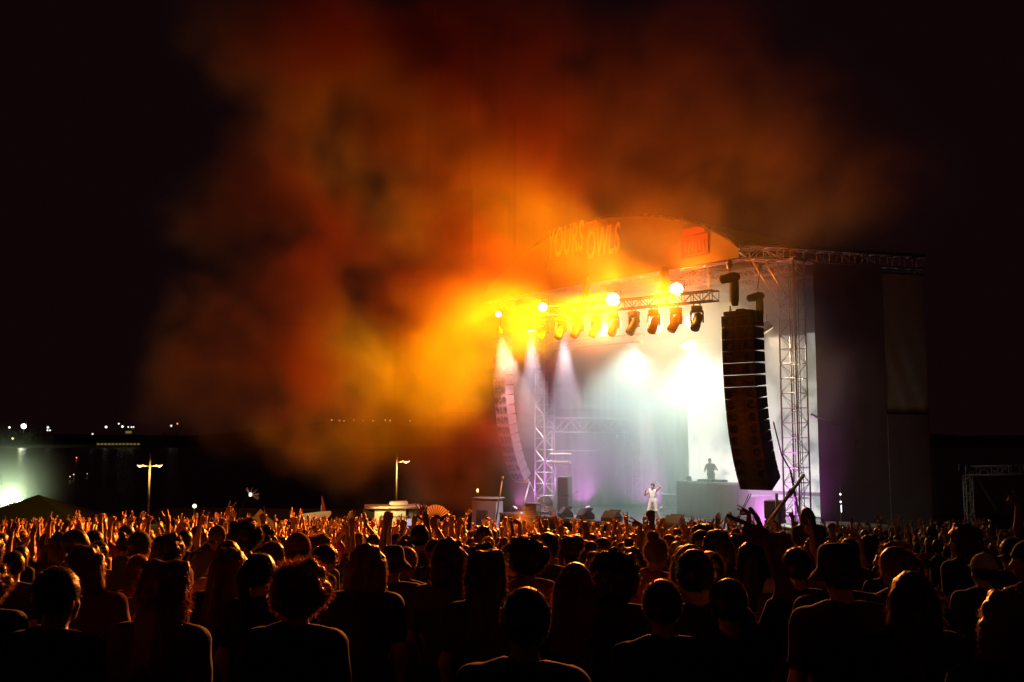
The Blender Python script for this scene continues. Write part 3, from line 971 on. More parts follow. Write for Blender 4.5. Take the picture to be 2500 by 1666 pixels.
# ================================================================== equipment on the stage
def wedge(s, v, rz, label):
    r = stage_thing('monitor_wedge', label, 'floor monitor', s, v, DECK, rz, 'floor monitors along the stage front')
    prof = [Vector((0, -.30, 0)), Vector((0, .32, 0)), Vector((0, .32, .18)), Vector((0, .05, .50)), Vector((0, -.30, .22))]
    MB().prism(prof, (-.42, 0, 0), (.42, 0, 0)).build('cabinet', M['grille'], r)
    q = Matrix.Rotation(R(-38), 3, 'X')
    MB().box((0, -.135, .375), (.74, .012, .40), Matrix.Rotation(R(38.6), 3, 'X')).build('grille_front', M['black_metal'], r)
    for sgn in (-1, 1):
        MB().bbox((sgn * .43, .1, .2), (.02, .14, .06), .008).build('handle', M['black_plastic'], r)
    return r
wedge(12.35, 1.75, R(150), 'pink lit floor monitor left of the speaker stack')
wedge(10.9, 1.75, R(160), 'pink lit floor monitor just right of the speaker stack')
wedge(9.0, 1.65, R(180), 'floor monitor at the stage edge left of the singer')
wedge(5.1, 1.65, R(185), 'floor monitor at the stage edge right of the singer')

# side fill speaker stack
def box_stack():
    p = at(1379, 1264, 51.5)
    r = empty('speaker_stack', (p.x, p.y, DECK), ANG + R(28), 'tall pale side fill speaker stack left of the stage', 'speaker stack')
    z = 0
    for k, h in enumerate((1.0, 1.0)):
        MB().bbox((0, 0, z + h / 2), (.60, .6, h - .02), .03).build('speaker_box', M['scrim'], r)
        MB().box((0, -.312, z + h / 2), (.52, .02, h - .12)).build('grille_front', M['grille'], r)
        z += h
    sh = MB()
    sh.bbox((-.15, 0, z + .70), (.95, .35, .14), .02).bbox((-.22, 0, z + 1.12), (1.1, .35, .10), .02)
    sh.build('lamp_bar', M['white'], r)
    for x in (-.62, .3):
        fr = MB()
        for y in (-.15, .15): fr.tube((x, y, z), (x, y, z + 1.12), .02, 5)
        fr.box((x, 0, z + .5), (.03, .3, .03)).build('rack_frame', M['alu'], r)
    return r
box_stack()
p = at(1302, 1262, 51.5)
r = empty('flight_case', (p.x, p.y, DECK), ANG + R(20), 'small pink lit flight case with pale edges at the stage corner', 'flight case')
MB().bbox((0, 0, .32), (.62, .5, .64), .02).build('case_body', M['wood'], r)
e = MB()
for x in (-.31, .31):
    for y in (-.25, .25): e.box((x, y, .32), (.04, .04, .66))
for z in (.02, .62):
    for y in (-.25, .25): e.box((0, y, z), (.66, .04, .04))
    for x in (-.31, .31): e.box((x, 0, z), (.04, .5, .04))
e.build('edge_trim', M['alu'], r)
p = at(1330, 1262, 52.5)
r = empty('stage_fan', (p.x, p.y, DECK), ANG + R(60), 'round drum fan on the floor at the foot of the left tower', 'fan')
qm = Matrix.Rotation(R(70), 3, 'X')
MB().lathe([(.44, -.14), (.47, -.1), (.47, .1), (.44, .14), (.42, .1), (.42, -.1)], (0, 0, .5), qm, 24).build('drum', M['alu_dull'], r, True)
g = MB()
for k in range(5):
    rr = .08 + .085 * k
    pts = [qm @ Vector((rr * math.cos(a), rr * math.sin(a), .14)) + Vector((0, 0, .5)) for a in np.linspace(0, 2 * math.pi, 21)]
    g.path(pts, .006, 3)
g.build('guard', M['alu'], r)
bl = MB()
for k in range(4):
    a = k * math.pi / 2
    bl.box(Vector((0, 0, .5)) + qm @ Vector((math.cos(a) * .22, math.sin(a) * .22, 0)), (.34, .13, .015), qm @ Matrix.Rotation(a, 3, 'Z') @ Matrix.Rotation(R(25), 3, 'X'))
bl.build('blades', M['black_plastic'], r)
MB().tube((-.4, .1, .03), (.4, .1, .03), .03, 6).tube((-.4, -.2, .03), (.4, -.2, .03), .03, 6).tube((-.42, 0, .03), (-.42, 0, .5), .025, 6).tube((.42, 0, .03), (.42, 0, .5), .025, 6).build('fan_stand', M['steel'], r)

# microphone stand with a small stage box, right of the stack
p = at(1404, 1262, 51.0)
r = empty('mic_stand', (p.x, p.y, DECK), ANG, 'thin pink lit microphone stand beside the pale speaker stack', 'mic stand')
m_ = MB().tube((0, 0, .02), (0, 0, 1.15), .014, 6).tube((0, 0, 1.15), (.30, -.12, 1.25), .012, 6)
m_.lathe([(.16, 0), (.15, .03), (.02, .045)], (0, 0, 0), None, 14)
m_.build('stand', M['alu'], r, True)
MB().lathe([(.015, -.1), (.02, 0), (.03, .04), (.015, .075)], (.34, -.13, 1.28), Matrix.Rotation(R(70), 3, 'Y'), 10).build('microphone', M['alu'], r, True)

# side truss across the far wing
t = stage_thing('side_truss', 'horizontal lattice truss in the purple haze beside the left tower', 'truss', 0, 0, 0)
truss_parts(t, L(16.6, 4.6, 6.35), L(16.6, 10.6, 6.35), .5, .8, 1.0, .045, .025)
for v in (4.7, 10.5): MB().tube(L(16.6, v, DECK), L(16.6, v, 6.0), .05, 6).build('support_post', M['alu'], t)
MB().tube(L(16.6, 4.6, 4.9), L(16.6, 8.5, 4.9), .03, 6).build('rail', M['alu'], t)
lp = MB().bbox(L(16.3, 9.4, 5.72), (.3, .2, .25), .03)
lp.build('lamp_box', M['white'], t)

# DJ desk on its riser
DJ = (7.2, 7.0)
t = stage_thing('dj_desk', 'wide plain desk of the DJ in front of the bright screen', 'DJ desk', DJ[0], DJ[1], DECK)
for i in range(4):
    MB().bbox((-1.425 + .95 * i, -.55, .86), (.94, .06, 1.70), .01).build('front_panel', M['wood'], t)
MB().bbox((0, -.1, 1.75), (3.9, .95, .06), .015).build('desk_top', M['wood'], t)
for x in (-1.88, 1.88): MB().bbox((x, -.1, .86), (.05, .8, 1.7), .01).build('side_panel', M['wood'], t)
t2 = stage_thing('stage_riser', 'low riser platform behind the DJ desk', 'riser', DJ[0], DJ[1] + 1.35, DECK)
MB().bbox((0, .1, .55), (4.0, 1.6, 1.1), .02).build('riser_box', M['wood'], t2)
MB().box((0, .1, 1.104), (3.9, 1.5, .004)).build('riser_top', M['deck'], t2)
def gear(name, label, cat, dx, dy, size, extra=None):
    r = stage_thing(name, label, cat, DJ[0] - dx, DJ[1] + dy, DECK + 1.78)
    MB().bbox((0, 0, size[2] / 2), size, .015).build('case', M['black_plastic'], r)
    kn = MB()
    for i in range(4):
        for j in range(2):
            kn.lathe([(.018, 0), (.015, .03)], (-size[0] * .35 + i * size[0] * .23, -.06 + .12 * j, size[2]), None, 8)
    kn.build('knobs', M['alu'], r)
    if extra: extra(r)
def deck_platter(r):
    MB().lathe([(.16, .09), (.16, .12), (.03, .125)], (0, .02, 0), None, 18).build('platter', M['alu_dull'], r, True)
gear('media_player', 'player deck on the left part of the DJ desk', 'DJ player', -.62, 0, (.42, .48, .11), deck_platter)
gear('mixer', 'mixer in the middle of the DJ desk before the DJ', 'mixer', -.05, 0, (.36, .46, .12))
gear('media_player', 'player deck on the right part of the DJ desk', 'DJ player', .52, 0, (.42, .48, .11), deck_platter)
r = stage_thing('laptop', 'open laptop at the left end of the DJ desk', 'laptop', DJ[0] + 1.35, DJ[1] - .1, DECK + 1.78)
MB().bbox((0, 0, .012), (.36, .25, .02), .006).build('base', M['alu'], r)
MB().bbox((0, -.15, .13), (.36, .012, .25), .004, Matrix.Rotation(R(18), 3, 'X')).build('lid', M['alu'], r)
r = stage_thing('keyboard_stand', 'small angled keyboard on a stand left of the DJ desk', 'keyboard', DJ[0] + 2.75, DJ[1] - .1, DECK)
MB().tube((-.4, 0, .02), (.4, 0, .95), .02, 6).tube((.4, 0, .02), (-.4, 0, .95), .02, 6).build('x_stand', M['alu_dull'], r)
MB().bbox((0, 0, 1.0), (1.0, .32, .08), .02, Matrix.Rotation(R(-18), 3, 'X')).build('keyboard', M['white'], r)
MB().tube((-.55, .1, .02), (-.75, .1, 1.9), .018, 6).build('boom', M['alu_dull'], r)

# subwoofer column under the right speaker column
p = at(1893, 1290, 41.0)
r = empty('subwoofer_stack', (p.x, p.y, 0), ANG + R(20), 'purple lit stack of bass boxes under the right speaker column', 'speaker stack')
for k in range(4):
    MB().bbox((0, 0, .38 + .77 * k), (.7, .75, .75), .03).build('speaker_box', M['scrim'], r)
    MB().box((0, -.385, .38 + .77 * k), (.6, .02, .64)).build('grille_front', M['grille'], r)

# braces, cables and posts
def pole_thing(name, label, cat, segs, m, n=7):
    r = empty(name, (0, 0, 0), 0, label, cat)
    for nm, a, b, rad in segs:
        MB().tube(a, b, rad, n).build(nm, M[m] if isinstance(m, str) else m, r, True)
    return r
pole_thing('tie_down_pole', 'pink lit slanting tie down pole under the left speaker column', 'pole',
           [('upper_tube', at(1293, 1178, 53.5), at(1272, 1258, 52.5), .055), ('lower_tube', at(1272, 1258, 52.5), at(1262, 1296, 52), .08), ('joint_collar', at(1273, 1252, 52.55), at(1270, 1262, 52.45), .11)], 'alu')
pole_thing('tie_down_cable', 'thin cable from the left speaker column to the left tower foot', 'cable',
           [('cable', at(1287, 1168, 54.0), at(1303, 1196, 54.2), .02), ('shackle', at(1303, 1196, 54.2), at(1309, 1206, 54.2), .05)], 'alu')
pole_thing('light_pole', 'slim pink lit pole standing left of the tie down pole', 'pole',
           [('pole', at(1226, 1172, 50), at(1208, 1292, 50), .035), ('tip', at(1227, 1163, 50), at(1226, 1173, 50), .07)], 'alu')
pole_thing('diagonal_brace', 'thick dark diagonal brace crossing the foot of the right tower', 'brace',
           [('tube', at(1962, 1160, 38.5), at(1862, 1296, 36.0), .075), ('coupler', at(1934, 1198, 37.8), at(1926, 1209, 37.6), .11)], 'alu_dull')
pole_thing('tie_down_straps', 'pair of thin straps from the right speaker column down to the stage', 'strap',
           [('strap', at(1829, 1206, 39.4), at(1790, 1290, 38.5), .018), ('strap', at(1834, 1206, 39.4), at(1793, 1290, 38.5), .018), ('ratchet', at(1803, 1262, 38.8), at(1797, 1276, 38.6), .05)], 'black_metal')
pole_thing('column_prop', 'upright dark prop under the right speaker column', 'post', [('post', at(1896, 1205, 40), at(1897, 1310, 40), .06)], 'alu_dull')
pole_thing('speaker_guy_cable', 'thick dark cable running down beside the right speaker column', 'cable',
           [('cable', at(1888, 1030, 40), at(1908, 1110, 40.2), .03), ('cable', at(1908, 1110, 40.2), at(1930, 1150, 40.4), .035), ('cable', at(1930, 1150, 40.4), at(1944, 1225, 40.6), .045), ('cable', at(1944, 1225, 40.6), at(1958, 1290, 40.7), .05)], 'black_plastic')
pole_thing('guy_wires', 'thin pale guy wires on the scrim wall', 'wire',
           [('wire', at(1980, 1012, 40.9), at(2050, 1040, 41.0), .012), ('wire', at(2095, 1070, 41.2), at(2075, 1125, 41.2), .02), ('clamp', at(1980, 1011, 40.9), at(1996, 1020, 40.9), .05)], 'alu')

# wing platform with a small mixing position
p = at(2045, 1284, 37.5)
r = empty('side_platform', (p.x, p.y, 0), math.atan2(wdir.y, wdir.x), 'purple lit low round edged platform before the scrim wall', 'platform')
MB().lathe([(2.0, 0), (2.0, p.z - .1), (1.94, p.z - .05), (.05, p.z - .05)], (0, 0, 0), None, 28).build('platform_body', M['wood'], r, True)
MB().lathe([(2.03, 0), (2.05, .04), (2.03, .08)], (0, 0, p.z - .08), None, 28).build('rim', M['alu'], r, True)
p = at(2053, 1262, 37.6)
r = empty('signal_stand', p, 0, 'thin stand with small white signal lights before the scrim', 'stand')
MB().tube((0, 0, -.3), (0, 0, 1.15), .02, 6).build('stand', M['alu'], r)
M['led_w'] = glow('led_white', (.9, .95, 1.0), 6)
M['led_r'] = glow('led_red', (1, .12, .03), 5)
for z in (.55, .83): MB().lathe([(.01, -.03), (.03, 0), (.01, .03)], (0, -.02, z), None, 8).build('led_lamp', M['led_w'], r)
MB().bbox((.02, 0, .3), (.03, .03, .26), .008).build('light_bar', M['led_w'], r)

# dim scaffold frame at the right edge
p = at(2440, 1290, 46)
r = empty('scaffold_frame', (0, 0, 0), 0, 'dim scaffold goalpost frame at the right edge of the field', 'scaffold')
a, b_, c_ = at(2362, 1150, 46), at(2520, 1143, 46), at(2362, 1300, 46)
truss_parts(r, a, b_ + Vector((3, 0, 0)), .4, .4, .5, .03, .015, m='alu_dull')
truss_parts(r, (a.x, a.y, 0), (a.x, a.y, a.z - .2), .3, .3, .5, .03, .014, Vector((0, 1, 0)), 'alu_dull')
br = at(2390, 1175, 46)
MB().tube(at(2388, 1172, 46), at(2432, 1245, 46), .03, 5).build('cross_brace', M['alu_dull'], r)
MB().tube((a.x + 4.4, a.y, 0), (a.x + 4.4, a.y, a.z), .05, 6).build('far_post', M['alu_dull'], r)
for px in (2345, 2363, 2472): 
    q = at(px, 1142, 45.7)
    MB().bbox(q, (.16, .14, .3), .02).build('hung_lamp', M['black_plastic'], r)
for px, py, k, lab in ((2262, 1292, 'led_r', 'tiny red signal light on a short stand right of the scrim'), (2262, 1218, 'led_w', 'tiny white signal light on a post right of the scrim')):
    q = at(px, py, 43.5)
    r = empty('signal_light', (q.x, q.y, 0), 0, lab, 'signal light')
    MB().tube((0, 0, 0), (0, 0, q.z), .015, 5).build('stand', M['black_metal'], r)
    MB().lathe([(.01, -.04), (.04, 0), (.01, .04)], (0, 0, q.z + .02), None, 8).build('led_lamp', M[k], r)

# ================================================================== left background
M['sodium'] = glow('sodium_lamp', (1, .52, .12), 3.2)
M['pole_paint'] = mat('lamp_post_paint', (.55, .52, .42), .5, 0, .1, 4)
def street_lamp(px, pytop, Y, heads, label, arm):
    b = at(px, pytop, Y)
    gz = ground_z(b.x, b.y)
    r = empty('street_lamp', (b.x, b.y, gz), 0, label, 'street lamp', 'street lamps beyond the crowd')
    h = b.z - gz
    MB().tube((0, 0, 0), (0, 0, h), .10, 10, .055).lathe([(.2, 0), (.2, .25), (.12, .4)], (0, 0, 0), None, 10).build('pole', M['pole_paint'], r, True)
    za = h - arm
    for sgn, ln in heads:
        MB().tube((0, 0, za), (sgn * (ln - .2), 0, za + .06), .035, 6).build('arm', M['pole_paint'], r, True)
        hd = MB().bbox((sgn * (ln + .05), 0, za + .12), (.62, .26, .12), .04).build('lamp_head', M['pole_paint'], r)
        MB().lathe([(.02, -.10), (.16, -.07), (.21, 0), (.2, .02)], (sgn * (ln + .05), 0, za + .04), None, 12).build('lamp_glass', M['sodium'], hd, True)
        add_light('lamp_light', 'POINT', r, (sgn * (ln + .05), -.12, za - .25), None, (1, .55, .13), 420, radius=.15)
street_lamp(367, 1108, 92, ((-1, .82), (1, .82)), 'double headed street lamp glowing orange beyond the crowd', 1.15)
street_lamp(968, 1107, 76, ((1, .68),), 'single headed street lamp standing behind the lit kiosk', .68)

# floodlight tower behind the dark tent, with a mist ball added for its glow
q = at(38, 1222, 70)
gz = ground_z(q.x, q.y)
r = empty('floodlight', (q.x, q.y, gz), 0, 'bright greenish white floodlight glaring behind the dark tent', 'floodlight')
MB().tube((0, 0, 0), (0, 0, q.z - gz - .2), .06, 7).build('mast', M['steel'], r)
M['flood'] = glow('flood_lens', (.86, 1.0, .72), 45)
for k in (-1, 1):
    MB().bbox((k * .34, 0, q.z - gz), (.5, .22, .42), .04).build('lamp_housing', M['black_metal'], r)
    MB().bbox((k * .34, -.13, q.z - gz), (.42, .03, .34), .01).build('lens', M['flood'], r)
add_light('flood_light', 'SPOT', r, (0, -.3, q.z - gz + .05), (-2, -20, 4), (.72, 1.0, .55), 2600, 170, .4, .25)
mm = bpy.data.materials.new('mist_material'); mm.use_nodes = True
nt = mm.node_tree; nt.nodes.remove(nt.nodes['Principled BSDF'])
tc = nt.nodes.new('ShaderNodeTexCoord')
ln_ = nt.nodes.new('ShaderNodeVectorMath'); ln_.operation = 'LENGTH'
mr = nt.nodes.new('ShaderNodeMapRange'); mr.interpolation_type = 'SMOOTHSTEP'
mr.inputs['From Min'].default_value = 1.0; mr.inputs['From Max'].default_value = .2; mr.inputs['To Max'].default_value = .075
vs_ = nt.nodes.new('ShaderNodeVolumeScatter'); vs_.inputs['Anisotropy'].default_value = .2
nt.links.new(tc.outputs['Object'], ln_.inputs[0]); nt.links.new(ln_.outputs['Value'], mr.inputs['Value'])
nt.links.new(mr.outputs['Result'], vs_.inputs['Density']); nt.links.new(vs_.outputs[0], nt.nodes['Material Output'].inputs['Volume'])
bm = bmesh.new(); bmesh.ops.create_icosphere(bm, subdivisions=3, radius=1.0)
me = bpy.data.meshes.new('mist'); bm.to_mesh(me); bm.free(); me.materials.append(mm)
o = link('mist', me, None, (q.x, q.y - 1, q.z + 1)); o.scale = (5.2, 5.2, 4.6); o['kind'] = 'stuff'; o['label'] = 'pale mist ball added round the floodlight for its glow'

# dark marquee at the left
def tent(name, label, cat, px, pytop, Y, w, d, hw, rise, m, ridge=0.0):
    b = at(px, pytop, Y)
    gz = ground_z(b.x, b.y)
    H = b.z - gz
    r = empty(name, (b.x, b.y, gz), R(rnd.uniform(-8, 8)), label, cat)
    rf = MB()
    n = 10
    x2, y2 = w / 2, d / 2
    base = [Vector((-x2, -y2, H - rise)), Vector((x2, -y2, H - rise)), Vector((x2, y2, H - rise)), Vector((-x2, y2, H - rise))]
    tops = [Vector((-ridge / 2, 0, H)), Vector((ridge / 2, 0, H))]
    def side(a, b_, ta, tb):
        rows = []
        for j in range(n + 1):
            k = j / n
            row = []
            for i in range(n + 1):
                f = i / n
                p = a.lerp(b_, f).lerp(ta.lerp(tb, f), k)
                p.z -= math.sin(k * math.pi) * rise * .10
                row.append(p)
            rows.append(row)
        vs = [p for row in rows for p in row]
        fs = [(j * (n + 1) + i, j * (n + 1) + i + 1, (j + 1) * (n + 1) + i + 1, (j + 1) * (n + 1) + i) for j in range(n) for i in range(n)]
        rf.add(vs, fs)
    side(base[0], base[1], tops[0], tops[1]); side(base[1], base[2], tops[1], tops[1])
    side(base[2], base[3], tops[1], tops[0]); side(base[3], base[0], tops[0], tops[0])
    rf.build('roof', M[m], r, True)
    vl = MB()
    for a, b_ in zip(base, base[1:] + base[:1]):
        d_ = (b_ - a)
        for i in range(8):
            p0, p1 = a + d_ * (i / 8), a + d_ * ((i + 1) / 8)
            vl.add([p0, p1, p1 - Vector((0, 0, .25)), (p0 + p1) / 2 - Vector((0, 0, .34)), p0 - Vector((0, 0, .25))], [(0, 1, 2, 3, 4)])
    vl.build('valance', M[m], r)
    for p in base:
        MB().tube((p.x * .98, p.y * .98, 0), (p.x * .98, p.y * .98, H - rise), .04, 6).build('leg', M['steel'], r)
    return r
tent('marquee', 'large dark pointed marquee before the floodlight', 'tent', 93, 1208, 60, 10.5, 7, 2.2, 1.75, 'tent_dark')
tent('marquee', 'long dark flat marquee behind the raised hands', 'tent', 640, 1241, 66, 15, 6, 2.2, .55, 'tent_dark', 13.5)
tent('gazebo', 'small pale pyramid gazebo standing among the raised hands', 'gazebo', 636, 1243, 62, 2.2, 2.2, 2, 1.15, 'tent_white')
# cream banner strip on two posts
q = at(772, 1258, 57)
gz = ground_z(q.x, q.y)
r = empty('banner_board', (q.x, q.y, gz), 0, 'long cream banner board held over the crowd on posts', 'banner')
rot = Matrix.Rotation(R(-6), 3, 'Y')
MB().bbox((0, 0, q.z - gz), (1.55, .06, .32), .015, rot).build('board', M['tent_white'], r)
MB().bbox((-.28, -.04, q.z - gz - .16), (.85, .04, .2), .01, rot).build('lower_board', M['tent_white'], r)
for x in (-.6, .6): MB().tube((x, .06, 0), (x, .06, q.z - gz - .05), .03, 6).build('post', M['steel'], r)
MB().bbox((.8, 0, q.z - gz + .12), (.09, .06, .2), .01).build('tag', M['yellow'], r)
add_light('board_light', 'SPOT', r, (-.2, -1.6, q.z - gz + .8), (0, 0, q.z - gz), (1, .86, .35), 60, 70, .6, .2)
# lit kiosk
q = at(968, 1240, 55)
gz = ground_z(q.x, q.y)
r = empty('kiosk', (q.x, q.y, gz), R(8), 'small yellow lit kiosk with a flat roof left of the stage', 'kiosk')
H = q.z - gz
MB().bbox((-.35, 0, H / 2), (1.7, 1.6, H), .03).build('wall', M['white'], r)
MB().bbox((-.2, 0, H + .07), (3.1, 2.2, .12), .03).build('roof', M['tent_white'], r)
MB().bbox((.1, -.3, H + .26), (1.0, .7, .22), .06).build('roof_vent', M['white'], r)
MB().bbox((1.1, .1, H / 2), (.9, 1.4, H - .1), .03).build('side_wall', M['wood'], r)
MB().bbox((-1.55, -.9, H * .42), (.9, .7, .05), .01).build('counter', M['white'], r)
fr = MB()
for x in (-.65, .65): fr.box((x - .25, -.82, H * .55), (.05, .04, H * .5))
fr.box((-.25, -.82, H * .8), (1.35, .04, .05)); fr.build('hatch_frame', M['alu'], r)
add_light('kiosk_light', 'SPOT', r, (-.6, -2.0, H + .5), (-.4, -.8, H * .6), (1, .80, .24), 170, 110, .6, .15)
# feather flag, windsock pole, hanging ball lamp
q = at(785, 1212, 58); gz = ground_z(q.x, q.y)
r = empty('feather_flag', (q.x, q.y, gz), 0, 'narrow dark red feather flag behind the cream banner board', 'flag')
MB().tube((0, 0, 0), (0, 0, q.z - gz - .5), .02, 5).build('pole', M['steel'], r)
fl = MB()
for i in range(8):
    z0, z1 = q.z - gz - 1.6 + .2 * i, q.z - gz - 1.6 + .2 * (i + 1)
    wq = lambda k: .30 * (1 - (k / 8) ** 2.2) + .01
    fl.add([(0, 0, z0), (wq(i), .04 * math.sin(i), z0 + .05), (wq(i + 1), .04 * math.sin(i + 1), z1 + .05), (0, 0, z1)], [(0, 1, 2, 3)])
M['flag_red'] = mat('flag_cloth', (.30, .03, .04), .8)
fl.build('flag', M['flag_red'], r)
q = at(607, 1208, 58); gz = ground_z(q.x, q.y)
r = empty('pennant_pole', (q.x, q.y, gz), R(10), 'leaning pole with a small light and ragged pennants over the crowd', 'pole')
top = Vector((.1, 0, q.z - gz))
MB().path([(-.75, 0, 0), (-.45, 0, top.z - .9), (-.2, 0, top.z - .4), top], .03, 5).build('pole', M['tent_dark'], r)
MB().bbox(top, (.16, .12, .2), .03).build('lamp', glow('pennant_lamp', (.9, .95, .9), 2.2), r)
pn = MB()
for k in range(5):
    a = R(-20 + 32 * k)
    e = top + Vector((math.cos(a) * .55, 0, math.sin(a) * .45))
    pn.add([top + Vector((0, .02 * k, 0)), e, e + Vector((-.12, .05, -.16))], [(0, 1, 2)])
pn.build('pennants', M['tent_white'], r)
q = at(475, 1236, 58); gz = ground_z(q.x, q.y)
r = empty('ball_lamp', (q.x, q.y, gz), 0, 'round pale ball lamp on a stick over the crowd', 'lamp')
MB().tube((0, 0, 0), (0, 0, q.z - gz - .1), .02, 5).build('stick', M['black_metal'], r)
MB().lathe([(.01, -.12), (.09, -.08), (.12, 0), (.09, .08), (.01, .12)], (0, 0, q.z - gz), None, 12).build('ball', glow('ball_glow', (1, .85, .5), 3), r, True)

# small working lights among trees at left of the stage
q = at(1166, 1198, 62)
r = empty('work_light', (q.x, q.y, ground_z(q.x, q.y)), 0, 'tiny yellow work light behind the left of the stage', 'work light')
MB().tube((0, 0, 0), (0, 0, q.z - ground_z(q.x, q.y)), .02, 5).build('stand', M['black_metal'], r)
MB().bbox((0, 0, q.z - ground_z(q.x, q.y)), (.12, .1, .2), .02).build('lamp', glow('work_glow', (1, .8, .3), 5), r)
q = at(1190, 1240, 58); gz = ground_z(q.x, q.y)
r = empty('equipment_cabin', (q.x, q.y, gz), R(-20), 'dim reddish equipment box left of the stage', 'cabin')
MB().bbox((0, 0, (q.z - gz + .5) / 2), (1.5, 1.2, q.z - gz + .5), .04).build('wall', M['scrim'], r)
MB().bbox((0, 0, q.z - gz + .55), (1.65, 1.35, .08), .02).build('roof', M['scrim_dark'], r)
MB().box((-.1, -.615, (q.z - gz) * .5), (.7, .03, (q.z - gz) * .9)).build('door', M['black_cloth'], r)

# ------------------------------------------------------------------ far shore lamps and trees
M['far_white'] = glow('far_lamp_white', (.95, .95, .85), 1.2)
M['far_bright'] = glow('far_lamp_bright', (.85, 1.0, .95), 12)
M['far_yellow'] = glow('far_lamp_yellow', (1, .75, .18), 2)
M['far_orange'] = glow('far_lamp_orange', (1, .5, .12), 1.6)
def far_lamp(px, py, Y, rad, m, label, power=0):
    q = at(px, py, Y)
    gz = shore_z(q.x, q.y)
    h = max(2.5, q.z - gz)
    r = empty('shore_lamp', (q.x, q.y, q.z - h), 0, label, 'shore lamp', 'distant lamps along the far shore')
    MB().tube((0, 0, 0), (0, 0, h), .25, 5).build('pole', M['black_metal'], r)
    bm = bmesh.new(); bmesh.ops.create_icosphere(bm, subdivisions=1, radius=rad)
    me = bpy.data.meshes.new('lamp_glass'); bm.to_mesh(me); bm.free(); me.materials.append(m)
    link('lamp_glass', me, r, (0, 0, h))
    if power: add_light('shore_light', 'POINT', r, (0, -6, h - 2), None, (.8, .9, .45), power, radius=1.0)
far_lamp(58, 1041, 1290, 3.4, M['far_bright'], 'brightest white floodlamp on the far shore, mirrored in the lake', 9000)
far_lamp(23, 1044, 1300, 1.6, M['far_white'], 'white lamp left of the brightest shore floodlamp')
far_lamp(31, 1071, 1255, 1.4, M['far_yellow'], 'yellow lamp low at the waterline under the brightest shore floodlamp')
far_lamp(117, 1044, 1300, 1.7, M['far_white'], 'upper white lamp of the trio right of the brightest shore floodlamp')
far_lamp(116, 1051, 1298, 1.2, M['far_white'], 'lower left lamp of the trio right of the brightest shore floodlamp')
far_lamp(122, 1051, 1298, 1.2, M['far_white'], 'lower right lamp of the trio right of the brightest shore floodlamp')
far_lamp(226, 1060, 1280, 1.2, M['far_white'], 'lone low white lamp left of the yellow shore building')
far_lamp(259, 1043, 1330, 1.9, M['far_white'], 'white lamp up the slope left of the yellow shore building')
far_lamp(290, 1035, 1350, 1.3, M['far_white'], 'highest small lamp over the yellow shore building')
far_lamp(299, 1042, 1330, 1.8, M['far_white'], 'white lamp right above the yellow shore building')
far_lamp(313, 1043, 1330, 1.1, M['far_white'], 'first small lamp right of the yellow shore building lamps')
far_lamp(321, 1043, 1330, 1.2, M['far_white'], 'second small lamp right of the yellow shore building lamps')
far_lamp(326, 1043, 1332, 1.1, M['far_white'], 'third small lamp right of the yellow shore building lamps')
far_lamp(418, 1040, 1320, 1.5, M['far_white'], 'lone white lamp above the double headed street lamp')
far_lamp(433, 1035, 1340, 1.1, M['far_orange'], 'faint orange lamp right of the lone white shore lamp')
bx = [810, 829, 840, 864, 886, 911, 941, 952, 1001]
for i, px in enumerate(bx):
    far_lamp(px, 1026 + (i % 3), 1380, 1.15, M['far_orange'], ['first', 'second', 'third', 'fourth', 'fifth', 'sixth', 'seventh', 'eighth', 'ninth'][i] + ' from the left of the distant lamp row seen through the smoke')
# yellow lit low building
q = at(293, 1061, 1290)
r = empty('shore_building', (q.x, q.y, shore_z(q.x, q.y) - 1), 0, 'low yellow lit building on the far shore', 'building')
MB().box((0, 0, 3), (58, 8, 5)).build('wall', mat('shore_wall', (.6, .5, .3), .8), r)
MB().box((0, 0, 5.8), (60, 9.5, .6)).build('roof', M['hill'], r)
for k in range(12):
    me = MB().box((-26 + 4.7 * k, -4.05, 2.6), (3.0, .1, 2.2)).mesh('window')
    me.materials.append(glow('lit_window', (1, .72, .15), .16) if k == 0 else bpy.data.materials['lit_window'])
    link('window', me, r)
q = at(317, 1053, 1330)
r = empty('shore_building', (q.x, q.y, q.z - 4), 0, 'small bright yellow house on the slope above the low shore building', 'building')
MB().box((0, 0, 2.5), (13, 8, 5)).build('wall', mat('house_wall', (.6, .5, .2), .8), r)
MB().prism([Vector((-7, 0, 5)), Vector((7, 0, 5)), Vector((0, 0, 8.5))], (0, -4.6, 0), (0, 4.6, 0)).build('roof', M['hill'], r)
MB().box((0, -4.1, 2.6), (8, .15, 3.0)).build('window', bpy.data.materials['lit_window'], r)

